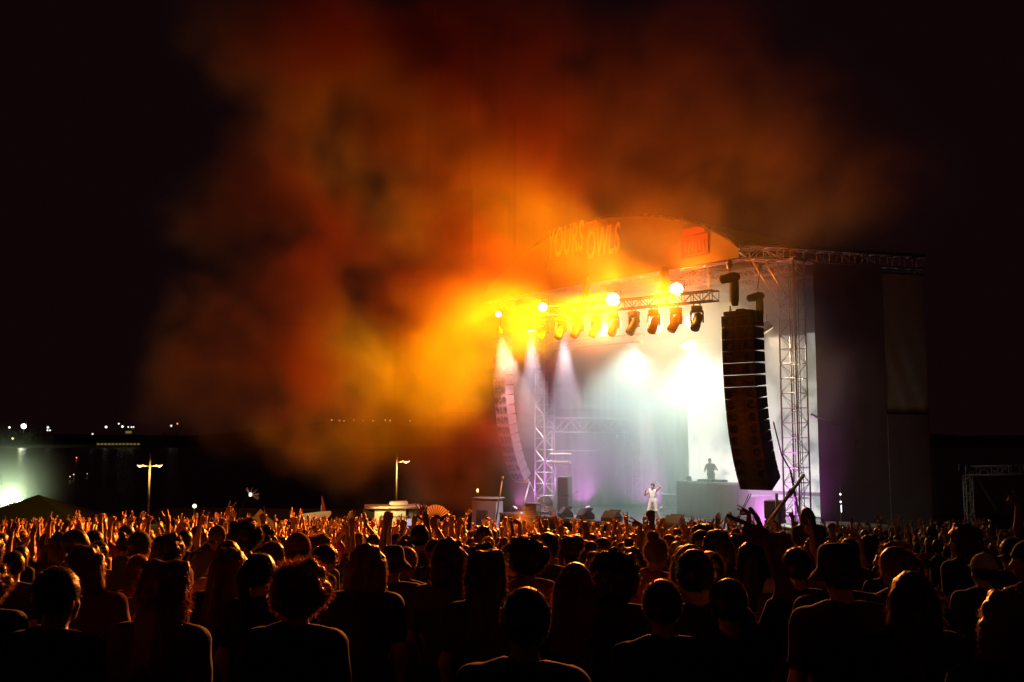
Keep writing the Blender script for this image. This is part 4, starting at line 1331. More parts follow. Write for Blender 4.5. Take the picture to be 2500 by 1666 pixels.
M['leaf'] = mat('far_foliage', (.05, .06, .02), .9, 0, .5, .3, 0, trans=(.3, (.05, .07, .02)))
M['bark'] = mat('bark', (.06, .045, .03), .9)
def far_tree(px, Y, h, label, seed):
    rr = random.Random(seed)
    x = (px - 1250) / F * Y
    z = shore_z(x, Y)
    r = empty('shore_tree', (x, Y, z - .3), 0, label, 'tree', 'trees on the far shore')
    tr = MB().tube((0, 0, 0), (.2, 0, h * .5), h * .03, 6, h * .018)
    for k in range(5):
        a = rr.uniform(0, 6.28)
        tr.tube((.1, 0, h * rr.uniform(.3, .5)), (math.cos(a) * h * .22, math.sin(a) * h * .22, h * rr.uniform(.6, .8)), h * .012, 5, h * .005)
    tr.build('trunk', M['bark'], r)
    cr = MB()
    cl = [(Vector((rr.uniform(-.28, .28), rr.uniform(-.28, .28), rr.uniform(.48, .9))) * h, h * rr.uniform(.10, .17)) for _ in range(9)]
    for _ in range(360):
        c, rad = rr.choice(cl)
        d = Vector((rr.gauss(0, 1), rr.gauss(0, 1), rr.gauss(0, 1))).normalized() * rad * rr.uniform(.4, 1.05)
        p = c + d
        a1 = Vector((rr.gauss(0, 1), rr.gauss(0, 1), rr.gauss(0, 1))).normalized() * h * .035
        a2 = a1.cross(Vector((rr.gauss(0, 1), rr.gauss(0, 1), 1))).normalized() * h * .022
        cr.add([p - a1, p + a2, p + a1, p - a2], [(0, 1, 2, 3)])
    cr.build('crown', M['leaf'], r)
for i, (px, Y, h, lab) in enumerate(((8, 1310, 17, 'tree at the left edge of the far shore'), (42, 1320, 20, 'tree left of the brightest shore floodlamp'), (76, 1310, 19, 'lit tree just right of the brightest shore floodlamp'),
                                    (92, 1335, 22, 'tall tree behind the lit shore tree'), (133, 1315, 15, 'tree under the trio of shore lamps'), (245, 1330, 14, 'tree left of the yellow shore building'),
                                    (345, 1320, 15, 'tree right of the yellow shore building'), (405, 1335, 16, 'tree under the lone white shore lamp'), (440, 1330, 14, 'rightmost tree on the dark far shore'))):
    far_tree(px, Y, h, lab, 40 + i)
# buoys on the lake
for px, py, k, rad, lab in ((187, 1118, 'led_r', .55, 'red lit buoy on the lake'), (180, 1159, 'far_white', .28, 'white lit buoy on the lake under the red one'),
                            (171, 1164, 'far_yellow', .22, 'faint yellow buoy beside the white lit buoy'), (213, 1157, 'far_white', .2, 'small white lit buoy right of the others')):
    Y = 9.55 * F / (py + 6 - 1075)
    q = at(px, py, Y)
    r = empty('lake_buoy', (q.x, q.y, -4.1), 0, lab, 'buoy', 'lit buoys on the dark lake')
    MB().lathe([(.2, -.3), (.5, 0), (.4, .35), (.1, .6)], (0, 0, 0), None, 10).build('float', M['flag_red'], r, True)
    MB().lathe([(.02, -rad * .6), (rad * .6, 0), (.02, rad * .6)], (0, 0, q.z + 4.1), None, 10).build('lamp', M[k], r, True)
    MB().tube((0, 0, .4), (0, 0, q.z + 4.1), .05, 5).build('mast', M['black_metal'], r)
# ================================================================== people: one smooth surface per body
class Field:
    """distance field on a regular grid; smooth unions of tapered limbs; polygonised with surface nets"""
    def __init__(s, lo, hi, h):
        s.h = h
        s.lo = np.array(lo, float)
        s.n = np.ceil((np.array(hi, float) - s.lo) / h).astype(int) + 1
        s.f = np.full(s.n, 1.0, np.float32)
        s.ax = [s.lo[i] + h * np.arange(s.n[i]) for i in range(3)]
    def _sub(s, lo, hi):
        a = np.clip(np.floor((np.array(lo) - s.lo) / s.h).astype(int), 0, s.n)
        b = np.clip(np.ceil((np.array(hi) - s.lo) / s.h).astype(int) + 1, 0, s.n)
        return tuple(slice(a[i], b[i]) for i in range(3))
    def cone(s, a, b, ra, rb, k=.03, flat=1.0, op='u'):
        """tapered capsule; flat < 1 squeezes it front to back"""
        a = np.array(a, float); b = np.array(b, float)
        m = max(ra, rb) + k + .03
        sl = s._sub(np.minimum(a, b) - m, np.maximum(a, b) + m)
        x = s.ax[0][sl[0]][:, None, None]; y = s.ax[1][sl[1]][None, :, None]; z = s.ax[2][sl[2]][None, None, :]
        ay, by = a[1], b[1]
        px, pz = x - a[0], z - a[2]
        py = (y - a[1]) / flat
        d = b - a; d[1] /= flat
        dd = d @ d + 1e-12
        t = np.clip((px * d[0] + py * d[1] + pz * d[2]) / dd, 0, 1)
        dist = np.sqrt((px - t * d[0]) ** 2 + (py - t * d[1]) ** 2 + (pz - t * d[2]) ** 2) - (ra + (rb - ra) * t)
        if flat < 1: dist = dist * (flat + (1 - flat) * .5)
        s.mix(sl, dist.astype(np.float32), k, op)
    def ell(s, c, r, k=.02, op='u', rot=None):
        c = np.array(c, float); r = np.array(r, float)
        m = r.max() + k + .02
        sl = s._sub(c - m, c + m)
        x = s.ax[0][sl[0]][:, None, None] - c[0]; y = s.ax[1][sl[1]][None, :, None] - c[1]; z = s.ax[2][sl[2]][None, None, :] - c[2]
        if rot is not None:
            q = np.array(rot)
            x, y, z = (q[0, 0] * x + q[1, 0] * y + q[2, 0] * z, q[0, 1] * x + q[1, 1] * y + q[2, 1] * z, q[0, 2] * x + q[1, 2] * y + q[2, 2] * z)
        kk = np.sqrt((x / r[0]) ** 2 + (y / r[1]) ** 2 + (z / r[2]) ** 2)
        dist = (kk - 1) * r.min()
        s.mix(sl, dist.astype(np.float32), k, op)
    def mix(s, sl, d, k, op):
        f = s.f[sl]
        if op == 'u':
            h = np.clip(.5 + .5 * (f - d) / k, 0, 1)
            s.f[sl] = f + (d - f) * h - k * h * (1 - h)
        elif op == 'sub':
            s.f[sl] = np.maximum(f, -d)
    def plane(s, axis, c, keep_above=True):
        v = s.ax[axis]
        d = (c - v) if keep_above else (v - c)
        sh = [1, 1, 1]; sh[axis] = len(v)
        s.f = np.maximum(s.f, d.reshape(sh).astype(np.float32))
    def mesh(s):
        f = s.f
        n = f.shape
        ins = f < 0
        c = np.zeros(tuple(k - 1 for k in n), np.int8)
        for i in (0, 1):
            for j in (0, 1):
                for k in (0, 1):
                    c += ins[i:n[0] - 1 + i, j:n[1] - 1 + j, k:n[2] - 1 + k]
        act = (c > 0) & (c < 8)
        idx = np.argwhere(act)
        vid = np.full(act.shape, -1, np.int64)
        vid[act] = np.arange(len(idx))
        acc = np.zeros((len(idx), 3)); cnt = np.zeros(len(idx))
        I, J, K = idx.T
        for axis in range(3):
            o1, o2 = [a for a in range(3) if a != axis]
            for u in (0, 1):
                for v in (0, 1):
                    p0 = [I, J, K]; p1 = [I, J, K]
                    p0 = [q.copy() for q in p0]; p1 = [q.copy() for q in p1]
                    p0[o1] += u; p1[o1] += u; p0[o2] += v; p1[o2] += v
                    p1[axis] += 1
                    a = f[tuple(p0)]; b = f[tuple(p1)]
                    cr = (a < 0) != (b < 0)
                    t = np.where(cr, a / np.where(cr, a - b, 1), 0)
                    pos = np.stack([q.astype(float) for q in p0], 1)
                    pos[:, axis] += t
                    acc[cr] += pos[cr]; cnt[cr] += 1
        vs = s.lo + s.h * acc / np.maximum(cnt, 1)[:, None]
        faces = []
        for axis in range(3):
            o1, o2 = [(1, 2), (2, 0), (0, 1)][axis]
            sl0 = [slice(None)] * 3; sl1 = [slice(None)] * 3
            sl0[axis] = slice(0, -1); sl1[axis] = slice(1, None)
            a = ins[tuple(sl0)]; b = ins[tuple(sl1)]
            e = np.argwhere(a != b)
            if len(e) == 0: continue
            ok = (e[:, o1] > 0) & (e[:, o2] > 0) & (e[:, o1] < n[o1] - 1) & (e[:, o2] < n[o2] - 1)
            e = e[ok]
            inside = a[tuple(e.T)]
            def g(d1, d2):
                q = e.copy(); q[:, o1] += d1; q[:, o2] += d2
                return vid[tuple(q.T)]
            q = np.stack([g(-1, -1), g(0, -1), g(0, 0), g(-1, 0)], 1)
            q[~inside] = q[~inside][:, ::-1]
            faces.append(q)
        return vs, np.concatenate(faces)

def np_mesh(name, vs, fs, mats, mi=None, smooth=True):
    me = bpy.data.meshes.new(name)
    me.from_pydata(vs.tolist(), [], [tuple(x) for x in fs.tolist()] if not isinstance(fs, list) else fs)
    for m in mats: me.materials.append(m)
    if smooth: me.polygons.foreach_set('use_smooth', [True] * len(me.polygons))
    if mi is not None: me.polygons.foreach_set('material_index', mi)
    me.update()
    return me

def nrmv(v): 
    v = np.array(v, float); return v / (np.linalg.norm(v) + 1e-9)

FINGER_POSE = {            # curl of index, middle, ring, little (0 straight, 1 folded); thumb mode
    'open': ((.06, .02, .05, .10), 'out'), 'fist': ((1, 1, 1, 1), 'over'), 'horns': ((.03, 1, 1, .05), 'over'),
    'point': ((.03, 1, 1, 1), 'over'), 'gun': ((.03, .95, 1, 1), 'out'), 'relax': ((.30, .36, .42, .48), 'side'),
    'ok': ((.62, .12, .06, .02), 'ok'), 'grip': ((.72, .75, .78, .8), 'grip'), 'peace': ((.02, .02, 1, 1), 'over'),
}
def hand_tubes(W, d, n, side, pose, sc=1.0, seg=6):
    """five separate bent fingers rooted inside the palm; d: towards the fingertips, n: out of the palm, side: thumb side sign"""
    d = nrmv(d); n = np.array(n, float); n = nrmv(n - d * (n @ d))
    l = np.cross(d, n) * side
    curls, th = FINGER_POSE[pose]
    mb = MB()
    base = np.array(W) + d * .072 * sc
    lens = [(.044, .026, .022), (.049, .030, .024), (.045, .028, .023), (.035, .021, .020)]
    spread = .16 if pose in ('open', 'ok') else .05
    if pose == 'horns': spread = .14
    def chain(p, dirs, ls, r0, r1):
        p = np.array(p)
        k = len(dirs)
        for i in range(k):
            q = p + dirs[i] * ls[i] * sc
            ra = r0 + (r1 - r0) * i / k; rb = r0 + (r1 - r0) * (i + 1) / k
            mb.tube(p, q, ra * sc, seg, rb * sc, cap=(i == k - 1))
            if i == k - 1:
                mb.tube(q, q + dirs[i] * .006 * sc, rb * sc, seg, rb * .45 * sc)
            p = q
    for i in range(4):
        off = (.030, .010, -.010, -.028)[i]
        sp = (1, .3, -.35, -1)[i] * spread
        dd = nrmv(d + l * sp)
        cu = curls[i]
        a = [cu * 1.35, cu * 1.35 + cu * 1.5, cu * 1.35 + cu * 1.5 + cu * .9]
        dirs = [dd * math.cos(x) + n * math.sin(x) for x in a]
        chain(base + l * off * sc - dd * .018 * sc, [dd] + dirs, (.018,) + lens[i], .0096, .0072)
    tb = np.array(W) + d * .018 * sc + l * .022 * sc
    if th == 'out': dirs = [nrmv(d * .55 + l * .8), nrmv(d * .7 + l * .65), nrmv(d * .8 + l * .5)]
    elif th == 'over': dirs = [nrmv(d * .7 + l * .4 + n * .5), nrmv(d * .6 - l * .3 + n * .6), nrmv(d * .2 - l * .9 + n * .3)]
    elif th == 'ok': dirs = [nrmv(d * .45 + l * .5 + n * .6), nrmv(d * .7 + l * .12 + n * .6), nrmv(d * .9 + n * .25)]
    elif th == 'grip': dirs = [nrmv(d * .5 + l * .5 + n * .6), nrmv(d * .6 - l * .1 + n * .8), nrmv(d * .3 - l * .7 + n * .5)]
    else: dirs = [nrmv(d * .8 + l * .5 + n * .2), nrmv(d * .9 + l * .25 + n * .2), nrmv(d + n * .2)]
    chain(tb, dirs, (.042, .032, .026), .0125, .0085)
    return mb
def palm_field(F_, W, d, n, side, sc, k=.012):
    d = nrmv(d); n = np.array(n, float); n = nrmv(n - d * (n @ d)); l = np.cross(d, n) * side
    W = np.array(W)
    for off, ln in ((.026, .078), (.008, .084), (-.010, .080), (-.026, .070)):
        F_.cone(W + l * off * .75 * sc, W + (d * ln + l * off) * sc, .0155 * sc, .0135 * sc, k)
    F_.cone(W + l * .012 * sc, W + (d * .035 + l * .034) * sc, .018 * sc, .014 * sc, k)

SHO = {1: np.array((.185, -.01, 1.415)), -1: np.array((-.185, -.01, 1.415))}
UP, FA = .295, .262
def arm_pose(side, e_dir, f_dir, hand='relax', hdir=None, palm=(0, 1, 0)):
    S_ = SHO[side].copy()
    e = nrmv((e_dir[0] * side, e_dir[1], e_dir[2])); f = nrmv((f_dir[0] * side, f_dir[1], f_dir[2]))
    if e[2] > .3: S_ = S_ + np.array((-.015 * side, 0, .05 * e[2]))      # a raised arm lifts the shoulder
    E = S_ + e * UP; W = E + f * FA
    hd = f if hdir is None else nrmv((hdir[0] * side, hdir[1], hdir[2]))
    return dict(S=S_, E=E, W=W, hd=hd, n=(palm[0] * side, palm[1], palm[2]), hand=hand, side=side)
DOWN = ((.22, -.12, -1), (.02, .35, -.9))
def arms_down(side): return arm_pose(side, *DOWN, 'relax', None, (-1, .2, 0))
def leg_pts(side): return (np.array((.095 * side, 0, .93)), np.array((.11 * side, .025, .49)), np.array((.12 * side, -.01, .085)))

def torso(F_, g=0.0, k=.05):
    F_.cone((-.075, 0, .96), (.075, 0, .96), .118 + g, .118 + g, k, .80)
    F_.cone((0, .005, 1.0), (0, .005, 1.16), .135 + g, .128 + g, k, .74)
    F_.cone((-.055, .005, 1.20), (.055, .005, 1.20), .118 + g, .118 + g, k, .76)
    F_.cone((-.085, 0, 1.33), (.085, 0, 1.33), .105 + g, .105 + g, k, .82)
    F_.cone((-.14, -.012, 1.405), (.14, -.012, 1.405), .062 + g, .062 + g, .04)
    for sd in (1, -1): F_.cone((.04 * sd, -.02, 1.47), (.165 * sd, -.012, 1.43), .042 + g, .048 + g, .035)
def head(F_, tilt=0.0, yaw=0.0):
    q = Matrix.Rotation(yaw, 3, 'Z') @ Matrix.Rotation(tilt, 3, 'X')
    Q = np.array(q)
    o = np.array((0, 0, 1.54))
    P_ = lambda x, y, z: o + Q @ np.array((x, y, z))
    F_.cone((0, -.02, 1.42), P_(0, .005, .04), .058, .052, .03)
    F_.ell(P_(0, .008, .125), (.075, .096, .092), .02, rot=Q)
    F_.ell(P_(0, .042, .07), (.056, .062, .082), .03, rot=Q)
    F_.cone(P_(-.02, .075, .015), P_(.02, .075, .015), .024, .024, .025)       # chin
    F_.cone(P_(0, .103, .098), P_(0, .122, .062), .010, .015, .012)            # nose
    F_.cone(P_(-.035, .092, .108), P_(.035, .092, .108), .013, .013, .012)     # brow
    for sd in (1, -1):
        F_.ell(P_(.033 * sd, .088, .094), (.012, .010, .009), .004, rot=Q)      # eyes
        F_.ell(P_(.078 * sd, .0, .085), (.012, .024, .033), .008, rot=Q)       # ears
        F_.cone(P_(.045 * sd, .07, .06), P_(.035 * sd, .08, .05), .02, .018, .02)
    F_.cone(P_(-.02, .104, .037), P_(.02, .104, .037), .008, .008, .008)        # mouth
    return o, q

M['skin'] = mat('skin', (.42, .25, .17), .5, 0, .12, 9)
SKINS = [M['skin'], mat('skin_pale', (.52, .34, .25), .5, 0, .1, 9), mat('skin_brown', (.24, .13, .08), .5, 0, .12, 9)]
SHIRTS = [mat('shirt_' + n, c, .85, 0, .2, 7, .25) for n, c in (('black', (.02, .02, .022)), ('charcoal', (.05, .05, .055)), ('navy', (.025, .03, .06)), ('white', (.62, .60, .57)), ('red', (.32, .035, .025)), ('olive', (.05, .05, .028)), ('grey', (.22, .22, .22)), ('mustard', (.42, .26, .05)))]
SHIRT_WORD = ['black', 'charcoal', 'navy', 'white', 'red', 'olive', 'grey', 'mustard']
M['denim'] = mat('denim', (.04, .05, .08), .85, 0, .2, 14)
M['trouser_pale'] = mat('pale_trousers', (.55, .50, .44), .85, 0, .12, 8)
HAIRS = [mat('hair_' + n, c, .42, 0, .35, 30, 0) for n, c, t_ in (('black', (.012, .010, .009), (.05, .03, .02)), ('brown', (.05, .028, .016), (.16, .07, .03)), ('fair', (.22, .13, .06), (.36, .20, .08)), ('red', (.14, .04, .015), (.30, .09, .03)))]
HAIR_STRAND = {m_.name: mat(m_.name + '_strands', c, .4, 0, .3, 30, 0, trans=(.38, t_)) for m_, (c, t_) in zip(HAIRS, (((.02, .016, .013), (.10, .06, .035)), ((.07, .04, .02), (.26, .12, .05)), ((.25, .15, .07), (.5, .3, .12)), ((.18, .05, .02), (.42, .13, .04))))}
HAIR_WORD = ['black', 'brown', 'fair', 'reddish']

def crumple(me, seed, amp=.011):
    from mathutils import noise as mnoise
    n = len(me.vertices)
    nn = np.empty(n * 3); me.vertex_normals.foreach_get('vector', nn); nn = nn.reshape(-1, 3)
    co = np.empty(n * 3); me.vertices.foreach_get('co', co); co = co.reshape(-1, 3)
    for i in range(n):
        p = co[i]
        q = Vector((p[0] * 9 + seed, p[1] * 9, p[2] * 6))
        h_ = mnoise.noise(q) + .6 * abs(mnoise.noise(q * 2.1))
        co[i] = p + nn[i] * amp * h_
    me.vertices.foreach_set('co', co.reshape(-1)); me.update()
def make_body(name, arms, h=.0125, tilt=0.0, yaw=0.0, hsc=1.08, legs=None, hs=None):
    """meshes of one pose: skin, shirt; arms is a list of arm_pose"""
    zmax = max([1.80] + [max(a['W'][2], a['E'][2]) + .24 for a in arms])
    xs = [abs(v[0]) for a in arms for v in (a['E'], a['W'])] + [.25]
    ys = [v[1] for a in arms for v in (a['E'], a['W'])]
    xm = max(xs) + .22
    F_ = Field((-xm, min([-.2] + [y - .2 for y in ys]), -.01), (xm, max([.27] + [y + .22 for y in ys]), zmax), h)
    torso(F_)
    o, q = head(F_, tilt, yaw)
    for sd in (1, -1):
        H_, K_, A_ = (leg_pts(sd) if legs is None else legs[sd])
        F_.cone(H_, K_, .088, .056, .04); F_.cone(K_, A_, .058, .038, .03)
        F_.cone(A_ + np.array((0, -.03, -.035)), A_ + np.array((.01 * sd, .13, -.045)), .040, .036, .03)
    for a in arms:
        F_.cone(a['S'], a['E'], .053, .041, .035); F_.cone(a['E'], a['W'], .043, .027, .025)
        palm_field(F_, a['W'] + nrmv(a['hd']) * .008, a['hd'], a['n'], a['side'], hsc)
    vs, fs = F_.mesh()
    F_ = None
    vl, fl = vs.tolist(), [tuple(x) for x in fs.tolist()]
    for a in arms:
        t_ = hand_tubes(a['W'] + nrmv(a['hd']) * .008, a['hd'], a['n'], a['side'], a['hand'], hsc)
        b = len(vl)
        vl += t_.v; fl += [tuple(b + i for i in f) for f in t_.f]
    me = bpy.data.meshes.new(name)
    me.from_pydata(vl, [], fl)
    me.materials.append(M['skin'])
    me.polygons.foreach_set('use_smooth', [True] * len(fl))
    me.update()
    # shirt: torso and sleeves, a little proud of the skin
    zt = max([1.52] + [a['E'][2] + .1 for a in arms])
    h2 = h * 1.25 if hs is None else hs
    G_ = Field((-xm, min([-.22] + [y - .1 for y in ys]), .82), (xm, max([.22] + [y + .1 for y in ys]), zt), h2)
    torso(G_, .016)
    for sd in (1, -1): G_.cone((.08 * sd, 0, .97), (.09 * sd, 0, .86), .11, .115, .05, .85)
    for a in arms:
        G_.cone(a['S'], a['S'] + (a['E'] - a['S']) * .62, .068, .060, .03)
    G_.plane(2, .885, True)
    G_.cone((0, .02, 1.50), (0, .03, 1.66), .068, .09, .01, 1.0, 'sub')
    v2, f2 = G_.mesh()
    ms = np_mesh('shirt', v2, f2, [SHIRTS[0]])
    crumple(ms, len(name) + int(zt * 100))
    return dict(body=me, shirt=ms, o=o, q=q, arms=arms)

def make_trousers():
    G_ = Field((-.3, -.25, .03), (.3, .25, 1.05), .02)
    G_.cone((-.075, 0, .96), (.075, 0, .96), .126, .126, .05, .82)
    for sd in (1, -1):
        H_, K_, A_ = leg_pts(sd)
        G_.cone(H_, K_, .10, .073, .04); G_.cone(K_, A_, .073, .062, .03)
    G_.plane(2, 1.02, False); G_.plane(2, .07, True)
    v2, f2 = G_.mesh()
    return np_mesh('trousers', v2, f2, [M['denim']])
TROUSERS = make_trousers()

# ------------------------------------------------------------------ hair, in the head frame (origin at the nape, +y the face)
def strands(mb, rr, count, start, direction, ln, w, jitter=.35, segs=3, droop=0.0):
    for _ in range(count):
        p, nrm = start(rr)
        d = direction(p, nrm, rr)
        pts = [p]
        l_ = ln * rr.uniform(.5, 1.2)
        for k in range(segs):
            d = d + Vector((rr.gauss(0, jitter), rr.gauss(0, jitter), rr.gauss(0, jitter) - droop)) * .6
            d.normalize()
            pts.append(pts[-1] + d * l_ / segs)
        sd = d.cross(Vector((rr.gauss(0, 1), rr.gauss(0, 1), rr.gauss(0, 1)))).normalized()
        vs = []
        for k, q in enumerate(pts):
            ww = w * (1 - .7 * k / segs)
            vs += [q - sd * ww, q + sd * ww]
        mb.add(vs, [(2 * k, 2 * k + 1, 2 * k + 3, 2 * k + 2) for k in range(segs)])
def hair_mesh(kind, seed=1, h=.0125, dens=1.0):
    rr = random.Random(seed)
    G_ = Field((-.24, -.26, -.45), (.24, .22, .34), h)
    c = Vector((0, .0, .13))
    g = {'short': .014, 'buzz': .005, 'curly': .045, 'long': .020, 'wavy': .03, 'bun': .012, 'pony': .012, 'bob': .026, 'afro': .075}[kind]
    G_.ell((0, -.004, .13), (.078 + g, .098 + g, .094 + g), .02)
    if kind in ('curly', 'wavy', 'afro', 'bob'):
        for _ in range(26):
            d = Vector((rr.gauss(0, 1), rr.gauss(0, .9) - .3, rr.gauss(0, .8) + .3)).normalized()
            r_ = rr.uniform(.028, .046) if kind != 'bob' else .03
            G_.ell(tuple(c + Vector((d.x * (.07 + g), d.y * (.09 + g), d.z * (.085 + g)))), (r_,) * 3, .015)
    if kind in ('long', 'wavy'):
        for x in (-.075, -.04, 0, .04, .075):
            G_.cone((x, -.07 + abs(x) * .5, .10), (x * 1.25 + rr.uniform(-.01, .01), -.10 + abs(x) * .3, -.26 + rr.uniform(-.05, .05)), .042, .030, .03)
        for sd in (-1, 1): G_.cone((.085 * sd, 0, .1), (.115 * sd, .0, -.18), .032, .024, .03)
    if kind == 'bob':
        for x in (-.085, -.045, 0, .045, .085): G_.cone((x, -.05, .1), (x * 1.12, -.05, .0), .05, .045, .03)
    if kind == 'bun': G_.ell((0, -.06, .25), (.05, .05, .045), .015)
    if kind == 'pony': G_.cone((0, -.10, .17), (0, -.15, .1), .035, .04, .02); G_.cone((0, -.15, .1), (.01, -.14, -.16), .04, .018, .03)
    # open the face
    G_.ell((0, .155, .045), (.085, .12, .115), .01, 'sub')
    if kind in ('short', 'buzz', 'bun', 'pony'): G_.ell((0, .02, -.03), (.16, .17, .075), .01, 'sub')
    v, f = G_.mesh()
    # locks: ridges that run with the hair, never a smooth shell
    amp = {'short': .004, 'buzz': .0015, 'curly': .010, 'afro': .012, 'long': .008, 'wavy': .010, 'bun': .004, 'pony': .005, 'bob': .008}[kind]
    N_ = v - np.array((0, -.01, .10)); N_ /= np.linalg.norm(N_, axis=1)[:, None]
    from mathutils import noise as mnoise
    for i_ in range(len(v)):
        p = v[i_]
        if kind in ('curly', 'afro', 'short', 'buzz'): q = Vector((p[0] * 34, p[1] * 34, p[2] * 34))
        else: q = Vector((p[0] * 42, p[1] * 42, p[2] * 6))
        v[i_] = p + N_[i_] * amp * (mnoise.noise(q + Vector((seed, 0, 0))) + .5 * mnoise.noise(q * 2.3))
    mb = MB()
    mb.add(v.tolist(), f.tolist())
    nb = len(mb.f)
    V_ = v
    def start(rr_):
        while True:
            i = rr_.randrange(len(V_))
            if V_[i][1] < .11: break
        nn = Vector(N_[i])
        return Vector(V_[i]) - nn * .006, nn
    fuzz = {'short': (1500, .026, .22), 'buzz': (900, .010, .1), 'curly': (2300, .050, .9), 'afro': (2600, .055, .9), 'long': (1900, .075, .30), 'wavy': (2300, .070, .6), 'bun': (1300, .034, .4), 'pony': (1500, .045, .4), 'bob': (1700, .045, .35)}[kind]
    def direc(p, nn, rr_):
        if kind in ('long', 'wavy', 'bob', 'pony') : return (nn * .40 + Vector((rr_.gauss(0, .15), -.1, -.8))).normalized()
        if kind in ('short', 'bun'): return (nn * .6 + Vector((rr_.gauss(0, .3), -.3, rr_.gauss(0, .3)))).normalized()
        return nn
    strands(mb, rr, int(fuzz[0] * 1.5 * dens), start, direc, fuzz[1] * .72, .0015, fuzz[2], 3, .15 if kind in ('long', 'wavy') else 0)
    strands(mb, rr, 130 if kind != 'buzz' else 20, start, lambda p, nn, r_: nn, fuzz[1] * .9, .0010, .6)
    me = mb.mesh('hair')
    me.polygons.foreach_set('use_smooth', [i < nb for i in range(len(me.polygons))])
    me.materials.append(HAIRS[0])
    me.materials.append(HAIR_STRAND[HAIRS[0].name])
    me.polygons.foreach_set('material_index', [0 if i < nb else 1 for i in range(len(me.polygons))])
    return me
HAIR = {}
for i, k in enumerate(('short', 'buzz', 'curly', 'long', 'wavy', 'bun', 'pony', 'bob', 'afro')): HAIR[k] = [hair_mesh(k, 10 + i)]
HAIR_PHRASE = {'short': 'short {} hair', 'buzz': 'cropped {} hair', 'curly': 'curly {} hair', 'long': 'long {} hair', 'wavy': 'wavy {} hair', 'bun': '{} hair bun', 'pony': '{} ponytail', 'bob': 'bobbed {} hair', 'afro': 'round {} curls'}
def cap_mesh():
    mb = MB()
    G_ = Field((-.16, -.18, .06), (.16, .26, .30), .011)
    G_.ell((0, -.004, .135), (.094, .116, .108), .01)
    G_.plane(2, .125, True)
    G_.cone((-.05, .11, .135), (.05, .11, .135), .012, .012, .01); G_.cone((-.045, .16, .128), (.045, .16, .128), .010, .010, .02); G_.cone((-.03, .185, .122), (.03, .185, .122), .010, .010, .02)
    v, f = G_.mesh()
    mb.add(v.tolist(), f.tolist())
    mb.lathe([(.008, 0), (.01, .006), (.002, .012)], (0, 0, .242), None, 8)
    me = mb.mesh('cap', True); me.materials.append(SHIRTS[0]); return me
def hat_mesh():
    mb = MB()
    mb.lathe([(.098, .12), (.128, .098), (.150, .072), (.154, .075), (.132, .106), (.104, .135), (.100, .17), (.092, .22), (.075, .243), (.03, .25), (.005, .25)], (0, 0, 0), None, 28)
    me = mb.mesh('bucket_hat', True); me.materials.append(SHIRTS[5]); return me
CAP, HAT = cap_mesh(), hat_mesh()

# ------------------------------------------------------------------ poses
def mirror(side): return side
A = arm_pose
POSES = {}
def pose(key, words, arms, **kw):
    POSES[key] = dict(words=words, **make_body('person', arms, **kw))
STRAIGHT = ((.28, .16, .95), (-.05, .12, .98))
BENT = ((.75, .42, .30), (-.12, .10, .98))
FWD = ((.30, .72, .55), (.0, .62, .78))
HIGH = ((.20, .05, .98), (.02, .03, 1))
SIDEH = (-.85, .05, .45)
pose('down', 'arms down', [arms_down(1), arms_down(-1)])
pose('down_turn', 'head turned sideways', [arms_down(1), arms_down(-1)], yaw=R(42))
pose('r_horns', 'right hand horn sign', [A(1, *STRAIGHT, 'horns', (-.45, .1, .88), (0, 1, 0)), arms_down(-1)])
pose('l_horns', 'left hand horn sign', [A(-1, *STRAIGHT, 'horns', (-.4, .1, .9), (0, 1, 0)), arms_down(1)])
pose('r_side', 'right hand pointing sideways', [A(1, *HIGH, 'horns', SIDEH, (0, .6, -.8)), arms_down(-1)])
pose('l_side', 'left hand pointing sideways', [A(-1, *HIGH, 'gun', (.85, .05, .5), (0, .8, -.6)), arms_down(1)])
pose('r_fist', 'right fist raised', [A(1, *STRAIGHT, 'fist', None, (0, 1, 0)), arms_down(-1)], yaw=R(-12))
pose('l_fist', 'left fist raised', [A(-1, *BENT, 'fist', None, (0, 1, 0)), arms_down(1)])
pose('both_open', 'both open hands raised', [A(1, *STRAIGHT, 'open', None, (0, 1, 0)), A(-1, *HIGH, 'open', (.2, .1, .9), (0, 1, 0))])
pose('both_horns', 'both hands horn signs', [A(1, *BENT, 'horns', (-.3, 0, .9), (0, 1, 0)), A(-1, *STRAIGHT, 'horns', (-.35, .1, .9), (0, 1, 0))])
pose('r_point', 'right finger pointing up', [A(1, *FWD, 'point', (0, .35, .95), (0, 1, -.3)), arms_down(-1)])
pose('l_point', 'left finger pointing up', [A(-1, *HIGH, 'point', (.15, .1, 1), (0, 1, 0)), arms_down(1)])
pose('r_open', 'right open hand raised', [A(1, *BENT, 'open', (.2, .05, .95), (0, 1, 0)), arms_down(-1)], yaw=R(20))
pose('clap', 'hands joined overhead', [A(1, (.45, .25, .85), (-.62, .12, .75), 'open', (-.15, .05, 1), (-1, .2, 0)), A(-1, (.45, .25, .85), (-.62, .12, .75), 'open', (-.15, .05, 1), (-1, .2, 0))])
pose('phone', 'hands before the face', [A(1, (.35, .75, .35), (-.55, .25, .80), 'grip', (-.1, 0, 1), (-.6, .8, 0)), A(-1, (.35, .75, .35), (-.55, .25, .80), 'grip', (-.1, 0, 1), (-.6, .8, 0))])
DOWNKEYS = ['down', 'down_turn']
UPKEYS = [k for k in POSES if k not in DOWNKEYS]

